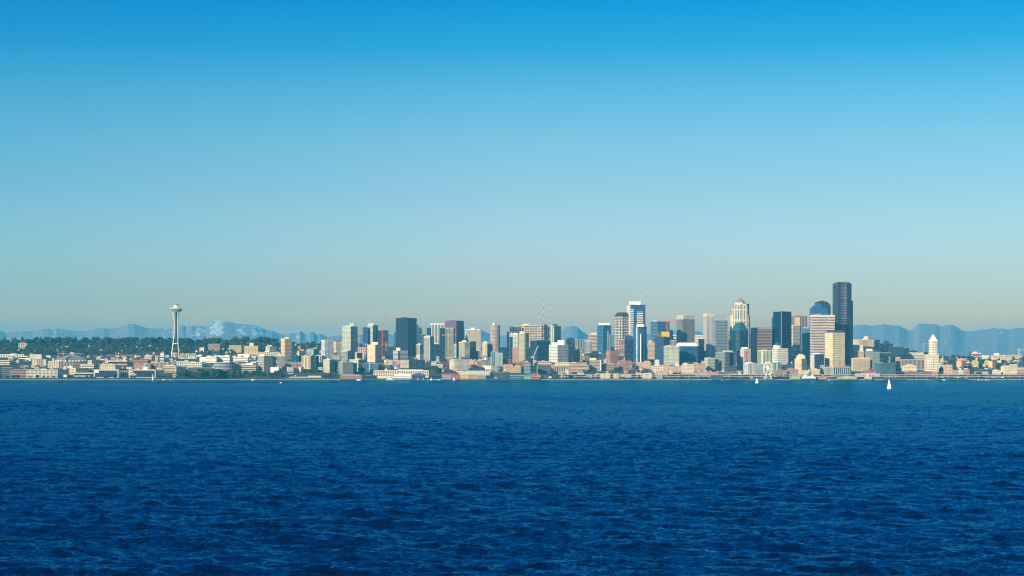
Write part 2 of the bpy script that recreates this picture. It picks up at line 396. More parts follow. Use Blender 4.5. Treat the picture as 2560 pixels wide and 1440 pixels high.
_fac = {}
def facade(wall, gcode, pu, pv, fu, fv, rough=.8):
    """wall with a regular pattern of glass cells, pitch in metres, from the metre UVs of the walls"""
    key = (wall, gcode, round(pu, 1), round(pv, 1), round(fu, 2), round(fv, 2))
    if key in _fac: return _fac[key]
    m, n, l, b = new_mat('facade_%03d' % len(_fac))
    uv = n.new('ShaderNodeUVMap'); uv.uv_map = 'UVMap'
    sx = n.new('ShaderNodeSeparateXYZ'); l.new(uv.outputs[0], sx.inputs[0])
    def M(op, a, b_=None, c=None):
        x = n.new('ShaderNodeMath'); x.operation = op
        for i, q in enumerate((a, b_, c)):
            if q is None: continue
            if isinstance(q, (int, float)): x.inputs[i].default_value = q
            else: l.new(q, x.inputs[i])
        return x.outputs[0]
    cu = M('DIVIDE', sx.outputs[0], pu); cv = M('DIVIDE', sx.outputs[1], pv)
    mu = M('LESS_THAN', M('ABSOLUTE', M('SUBTRACT', M('FRACT', cu), .5)), fu/2)
    mv = M('LESS_THAN', M('ABSOLUTE', M('SUBTRACT', M('FRACT', cv), .5)), fv/2)
    mask = M('MULTIPLY', mu, mv)
    cb = n.new('ShaderNodeCombineXYZ'); l.new(M('FLOOR', cu), cb.inputs[0]); l.new(M('FLOOR', cv), cb.inputs[1])
    wn = n.new('ShaderNodeTexWhiteNoise'); wn.noise_dimensions = '2D'; l.new(cb.outputs[0], wn.inputs['Vector'])
    g = tuple(v*(.6 if gcode in 'NK' else .9) for v in GL[gcode])
    gr = n.new('ShaderNodeValToRGB'); e = gr.color_ramp.elements
    e[0].position = 0; e[0].color = (g[0]*.5, g[1]*.5, g[2]*.5, 1); e[1].position = .8; e[1].color = (g[0]*1.3, g[1]*1.3, g[2]*1.3, 1)
    k = e.new(.9); k.color = (g[0]*1.2+.05, g[1]*1.2+.05, g[2]*1.2+.045, 1)
    l.new(wn.outputs['Value'], gr.inputs[0])
    tcn = n.new('ShaderNodeTexCoord'); no = n.new('ShaderNodeTexNoise'); no.inputs['Scale'].default_value = .05; no.inputs['Detail'].default_value = 3
    l.new(tcn.outputs['Object'], no.inputs['Vector'])
    mr = n.new('ShaderNodeMapRange'); mr.inputs['From Min'].default_value = .3; mr.inputs['From Max'].default_value = .7
    mr.inputs['To Min'].default_value = .85; mr.inputs['To Max'].default_value = 1.12; l.new(no.outputs['Fac'], mr.inputs['Value'])
    vm = n.new('ShaderNodeVectorMath'); vm.operation = 'SCALE'; vm.inputs[0].default_value = srgb(wall); l.new(mr.outputs[0], vm.inputs['Scale'])
    mx_ = n.new('ShaderNodeMix'); mx_.data_type = 'RGBA'
    l.new(mask, mx_.inputs['Factor']); l.new(vm.outputs[0], mx_.inputs['A']); l.new(gr.outputs[0], mx_.inputs['B'])
    l.new(mx_.outputs['Result'], b.inputs['Base Color'])
    l.new(M('MULTIPLY_ADD', mask, .16-rough, rough), b.inputs['Roughness'])
    l.new(M('MULTIPLY', mask, .12), b.inputs['Metallic'])
    _fac[key] = m; return m
def soften(h):
    v = [int(h[i:i+2], 16) for i in (0, 2, 4)]
    if v[0] > 1.28*v[1] and v[0] > 120: v = [round(a_*.58+b_*.42) for a_, b_ in zip(v, (184, 170, 152))]
    elif sum(v) > 330: v = [round((a_*.86+b_*.14)*.97) for a_, b_ in zip(v, (186, 178, 166))]
    return '%02x%02x%02x' % tuple(v)
def wallm(h): return flat(srgb(h), .82, 0, .10, .06)

CAT = {'low_building': 'low building', 'city_block': 'city block', 'slope_building': 'slope building', 'condo_building': 'condo building', 'apartment_tower': 'apartment tower', 'apartment_building': 'apartment building', 'office_tower': 'skyscraper', 'office_building': 'office building',
       'hotel': 'hotel', 'warehouse': 'warehouse', 'pier_shed': 'pier building', 'brick_building': 'brick building', 'house': 'house',
       'parking_garage': 'parking garage', 'construction_tower': 'unfinished tower', 'terminal': 'ferry terminal', 'hospital': 'hospital', 'courthouse': 'courthouse', 'hall': 'hall'}
FOOT = []   # footprints already taken
PLACED = [] # (px, row, label)
def footprint_free(pts, grow=2):
    xs = [p[0] for p in pts]; ys = [p[1] for p in pts]
    a = (min(xs)-grow, max(xs)+grow, min(ys)-grow, max(ys)+grow)
    for b in FOOT:
        if a[0] < b[1] and b[0] < a[1] and a[2] < b[3] and b[2] < a[3]: return False
    return True
def take(pts):
    xs = [p[0] for p in pts]; ys = [p[1] for p in pts]
    FOOT.append((min(xs), max(xs), min(ys), max(ys)))

def plan_of(x0, xs, x1, Y, deep=None):
    s = Y/F
    if xs is None:
        th = 0.0; wr = (x1-x0)*s; wl = deep or max(8, min(.7*wr, 34)); cx = px2x(x0, Y)
    else:
        th = math.atan2(xs-x0, x1-xs); th = min(max(th, radians(10)), radians(74))
        wr = (x1-xs)*s/cos(th); wl = (xs-x0)*s/sin(th); cx = px2x(xs, Y)
    r = (cos(th), sin(th)); q = (-sin(th), cos(th))
    P = [(cx, Y), (cx+r[0]*wr, Y+r[1]*wr), (cx+r[0]*wr+q[0]*wl, Y+r[1]*wr+q[1]*wl), (cx+q[0]*wl, Y+q[1]*wl)]
    return P, wr, wl
def chamfer(P, f):
    out_ = []; n = len(P)
    for i in range(n):
        a, b, c = P[i-1], P[i], P[(i+1) % n]
        out_ += [(b[0]+(a[0]-b[0])*f, b[1]+(a[1]-b[1])*f), (b[0]+(c[0]-b[0])*f, b[1]+(c[1]-b[1])*f)]
    return out_
def ringplan(cx, cy, rx, ry, n=20, a0=0): return [(cx+rx*cos(a0+2*pi*i/n), cy+ry*sin(a0+2*pi*i/n)) for i in range(n)]
def grow(P, d):
    cx = sum(p[0] for p in P)/len(P); cy = sum(p[1] for p in P)/len(P)
    out_ = []
    for x, y in P:
        r = math.hypot(x-cx, y-cy); k = (r+d)/r; out_.append((cx+(x-cx)*k, cy+(y-cy)*k))
    return out_
def loc(P, o): return [(x-o[0], y-o[1]) for x, y in P]

def strip_box(A, B, u0, u1, z0, z1, proud=.12, back=.4):
    """thin box lying on the wall A->B between distances u0,u1"""
    L_ = math.hypot(B[0]-A[0], B[1]-A[1]); dx, dy = (B[0]-A[0])/L_, (B[1]-A[1])/L_; nx_, ny_ = dy, -dx
    p = lambda u, d: (A[0]+dx*u+nx_*d, A[1]+dy*u+ny_*d)
    mb = MB(); mb.prism([p(u0, proud), p(u1, proud), p(u1, -back), p(u0, -back)], z0, z1, bottom=True); return mb

def windows_grid(root, A, B, z0, z1, nx_, ny_, mat, fx=.6, fy=.55, name='window'):
    L_ = math.hypot(B[0]-A[0], B[1]-A[1]); H_ = z1-z0
    if L_ < 3 or nx_ < 1: return
    pu, pv = L_/nx_, H_/ny_; dx, dy = (B[0]-A[0])/L_, (B[1]-A[1])/L_
    me = strip_box(A, B, pu*(1-fx)/2, pu*(1+fx)/2, pv*(1-fy)/2, pv*(1+fy)/2).mesh(name, mat)
    for j in range(ny_):
        for i in range(nx_):
            o = link(name, me, root); o.location = (dx*pu*i, dy*pu*i, z0+pv*j)

def building(name, x0, xs, x1, yt, yb, style, wall, gcode, ex, label, group=None, Yforce=None, seedv=0):
    pxm = (x0+x1)/2; wall = soften(wall)
    Y = Yforce or solve_depth(pxm, yb)
    P, wr, wl = plan_of(x0, xs, x1, Y, ex.get('deep'))
    take(P)
    zg = float(min(ground_z(np.array([p[0] for p in P]), np.array([p[1] for p in P])))); zg = max(zg, 2.5)
    zt = row2z(yt, Y); org = P[0]
    Q = loc(P, org); z0 = -1.5; H = zt-zg
    root = empty(name, (org[0], org[1], zg))
    tag(root, label, CAT.get(name, 'building'), group)
    PLACED.append((pxm, yt, label))
    st = style.split(':'); k = st[0]; a = [float(v) for v in st[1:]]
    if 'oct' in ex: Q = chamfer(Q, ex['oct'])
    if 'rnd' in ex:
        cx = sum(p[0] for p in Q)/4; cy = sum(p[1] for p in Q)/4; Rx = (x1-x0)*Y/F/2
        Q = ringplan(cx, cy, Rx, Rx*.8, 22, pi/2)
    quad4 = len(Q) == 4
    geo = None; wm = wallm(wall); lm = None; s = Y/F
    if k == 'P':
        nx_, ny_ = int(a[0]), int(a[1]); fx = a[2] if len(a) > 2 else .55; fy = a[3] if len(a) > 3 else .5
        nl = max(1, round(nx_*wl/wr)) if xs is not None else 0
        if nx_*ny_+nl*ny_ <= 100 and quad4: geo = 'P'
        else: wm = facade(wall, gcode, (wr if quad4 else (x1-x0)*s)/nx_, H/ny_, fx, fy)
    elif k == 'H':
        ny_ = int(a[0]); fy = a[1] if len(a) > 1 else .5
        geo = 'H' if ny_ <= 36 else None
        if not geo: wm = facade(wall, gcode, 50, H/ny_, 1.1, fy)
    elif k == 'V':
        nx_ = int(a[0]); fx = a[1] if len(a) > 1 else .5
        if quad4 and nx_ <= 40: geo = 'V'
        else: wm = facade(wall, gcode, wr/nx_, 500, fx, 1.1)
    elif k == 'G':   # curtain wall: glass cells with thin lines of the wall colour
        ny_ = a[0] if a else H/4; nx_ = a[1] if len(a) > 1 else wr/5
        wm = facade(wall, gcode, wr/nx_, H/ny_, a[2] if len(a) > 2 else .9, a[3] if len(a) > 3 else .82)
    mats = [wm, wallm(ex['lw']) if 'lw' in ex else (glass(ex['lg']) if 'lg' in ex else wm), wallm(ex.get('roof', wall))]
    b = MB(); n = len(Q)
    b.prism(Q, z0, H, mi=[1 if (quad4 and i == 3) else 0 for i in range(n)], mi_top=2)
    # keep the parapet inside the top of the wall mesh
    b.build('wall', mats, root)
    pp = MB(); ph = min(1.6, max(.6, H*.03)); G_ = grow(Q, .25); pp.prism(G_, H-ph*.4, H+ph*.5, 0); pp.build('parapet', wallm(ex.get('cap', ex.get('roof', wall))), root)
    gm = glass(gcode); zb = H*ex.get('zb', .03); ztop = H*ex.get('zt', .97)
    if geo == 'P':
        windows_grid(root, Q[0], Q[1], zb, ztop, nx_, ny_, gm, fx, fy)
        if xs is not None: windows_grid(root, Q[3], Q[0], zb, ztop, nl, ny_, gm, fx, fy)
    elif geo == 'H':
        pv = (ztop-zb)/ny_
        if quad4:
            R = [Q[3], Q[0], Q[1], Q[2]]
            c_ = grow(Q, .18); prof = [c_[i] for i in range(4)]
        else: prof = grow(Q, .18)
        me = MB(); me.prism(prof, pv*(1-fy)/2, pv*(1+fy)/2, bottom=True); me = me.mesh('window_band', gm)
        for j in range(ny_):
            o = link('window_band', me, root); o.location = (0, 0, zb+pv*j)
    elif geo == 'V':
        for A, B, nn in ((Q[0], Q[1], nx_), (Q[3], Q[0], max(1, round(nx_*wl/wr)) if xs is not None else 0)):
            if nn: windows_grid(root, A, B, zb, ztop, nn, 1, gm, fx, .97, 'window_strip')
    if k == 'F':     # bright frame round one big glass wall
        L_ = wr; fr = MB()
        t = min(.12*H, 3.0)
        strip_box(Q[0], Q[1], t, L_-t, t*.6, H-t, .1, .5).build('window_wall', glass(gcode, .12), root)
        nm = int(a[0]) if a else 6
        me = strip_box(Q[0], Q[1], 0, .35, t*.6, H-t, .3, .2).mesh('mullion', wallm('6b6f70'))
        for i in range(1, nm):
            o = link('mullion', me, root); u = t+(L_-2*t)*i/nm
            o.location = ((Q[1][0]-Q[0][0])/L_*u, (Q[1][1]-Q[0][1])/L_*u, 0)
    # things standing on the roof
    cx = sum(p[0] for p in Q)/n; cy = sum(p[1] for p in Q)/n
    xl = min(p[0] for p in Q); xr = max(p[0] for p in Q)
    if name.endswith('tower') and not any(q in ex for q in ('pent', 'pyr', 'barrel', 'dome')):
        f0 = rnd.uniform(.12, .4); ex['pent'] = [[f0, f0+rnd.uniform(.2, .45), rnd.uniform(1.2, 2.6)]]
    for ip, e in enumerate(ex.get('pent', [])):
        f0, f1, hp = e[:3]; col = e[3] if len(e) > 3 else wall
        ww = (xr-xl)*(f1-f0)*.96; dd = max(3, (max(p[1] for p in Q)-min(p[1] for p in Q))*.35)
        m_ = MB(); m_.box(xl+(xr-xl)*(f0+f1)/2, cy, H-.3-.01*ip, ww, dd*(1+.09*ip), hp*s+.3)
        m_.build('penthouse', wallm(col), root)
    if 'pyr' in ex:
        m_ = MB(); hp = ex['pyr'][0]*s; f_ = ex['pyr'][1]; z_ = H+ph*.5
        p0 = [(x, y, z_) for x, y in grow(Q, .8)]; p1 = [(cx+(x-cx)*f_, cy+(y-cy)*f_, z_+hp) for x, y in Q]
        m_.taper(p0, p1); m_.build('roof', wallm(ex['pyr'][2]), root)
    if 'gable' in ex:
        hp, col, axis = ex['gable']; hp *= s; z_ = H+ph*.5
        G4 = grow(loc(P, org), 1.0); m_ = MB()
        A, B, C_, D = [(x, y, z_) for x, y in G4]
        mid = lambda p, q: ((p[0]+q[0])/2, (p[1]+q[1])/2, z_+hp)
        if axis == 'x': e0, e1 = mid(A, D), mid(B, C_); m_.quad(A, B, e1, e0); m_.quad(C_, D, e0, e1); m_.poly([B, C_, e1]); m_.poly([D, A, e0])
        else: e0, e1 = mid(A, B), mid(D, C_); m_.quad(B, C_, e1, e0); m_.quad(D, A, e0, e1); m_.poly([A, B, e0]); m_.poly([C_, D, e1])
        m_.build('roof', wallm(col), root)
    if 'barrel' in ex:
        hp, col = ex['barrel']; hp *= s; z_ = H+ph*.5; G4 = loc(P, org); m_ = MB(); nn = 12
        A, B, C_, D = G4; f_ = [(.5-.5*cos(pi*i/nn), hp*sin(pi*i/nn)) for i in range(nn+1)]
        lerp = lambda p, q, t: (p[0]+(q[0]-p[0])*t, p[1]+(q[1]-p[1])*t)
        fr_ = [(*lerp(A, B, t), z_+h) for t, h in f_]; bk = [(*lerp(D, C_, t), z_+h) for t, h in f_]
        for i in range(nn): m_.quad(fr_[i], fr_[i+1], bk[i+1], bk[i])
        m_.poly(fr_[::-1]); m_.poly(bk); m_.build('roof', wallm(col), root)
    if 'dome' in ex:
        r_, col, cx_f, drum = ex['dome']; r_ *= s; m_ = MB(); z_ = H+ph*.5+drum*s
        xx = xl+(xr-xl)*cx_f
        if drum:
            d_ = MB(); d_.lathe([(r_*1.25, H-.5), (r_*1.25, z_)], 20, xx, cy); d_.poly([(xx+r_*1.25*cos(t*pi/10), cy+r_*1.25*sin(t*pi/10), z_) for t in range(20)]); d_.build('drum', wallm(wall), root)
        m_.lathe([(r_*cos(t*pi/16), z_+r_*.9*sin(t*pi/16)) for t in range(9)], 20, xx, cy); m_.build('dome', wallm(col), root)
    for e in ex.get('mast', []):
        m_ = MB(); xx = xl+(xr-xl)*e[0]; m_.bar((xx, cy, H), (xx, cy, H+e[1]*s), .9, 0, .4); m_.build('mast', wallm('8a8580'), root)
    for e in ex.get('bay', []):   # projecting vertical strip: f0,f1,row fraction low, high, colour
        f0, f1, v0, v1, col = e; A, B = Q[0], Q[1]
        strip_box(A, B, wr*f0, wr*f1, H*v0, H*v1, 1.0, .4).build('wall_bay', (facade(col[:6], 'N', 60, 7.6, 1.1, .45) if col.endswith('h') else wallm(col)) if col not in GL else glass(col), root)
    if 'balc' in ex:
        nb, f0, f1, col = ex['balc']; pv = H*.94/nb
        me = strip_box(Q[0], Q[1], wr*f0, wr*f1, 0, 1.1, 1.4, .2).mesh('balcony', wallm(col))
        for j in range(nb):
            o = link('balcony', me, root); o.location = (0, 0, H*.03+pv*j+pv*.1)
    return root

def parse_ex(t):
    ex = {}
    for tok in t.split(';'):
        tok = tok.strip()
        if not tok: continue
        p = tok.split(':')
        k = p[0]; v = []
        for q in p[1:]:
            try: v.append(float(q) if not (len(q) == 6 and '.' not in q) else q)
            except ValueError: v.append(q)
        if k in ('pent', 'mast', 'bay'): ex.setdefault(k, []).append(v)
        elif k == 'balc': ex[k] = (int(v[0]), v[1], v[2], v[3])
        elif len(v) == 0: ex[k] = True
        elif len(v) == 1: ex[k] = v[0]
        else: ex[k] = v
    return ex
def city(table):
    for ln in table.strip().splitlines():
        if not ln.strip() or ln.startswith('#'): continue
        f = [q.strip() for q in ln.split('|')]
        assert len(f) == 8, ln
        xx = f[1].split(','); x0 = float(xx[0]); xs = None if xx[1] == '-' else float(xx[1]); x1 = float(xx[2])
        yt, yb = [float(v) for v in f[2].split(',')]
        building(f[0], x0, xs, x1, yt, yb, f[3], f[4], f[5], parse_ex(f[6]), f[7])

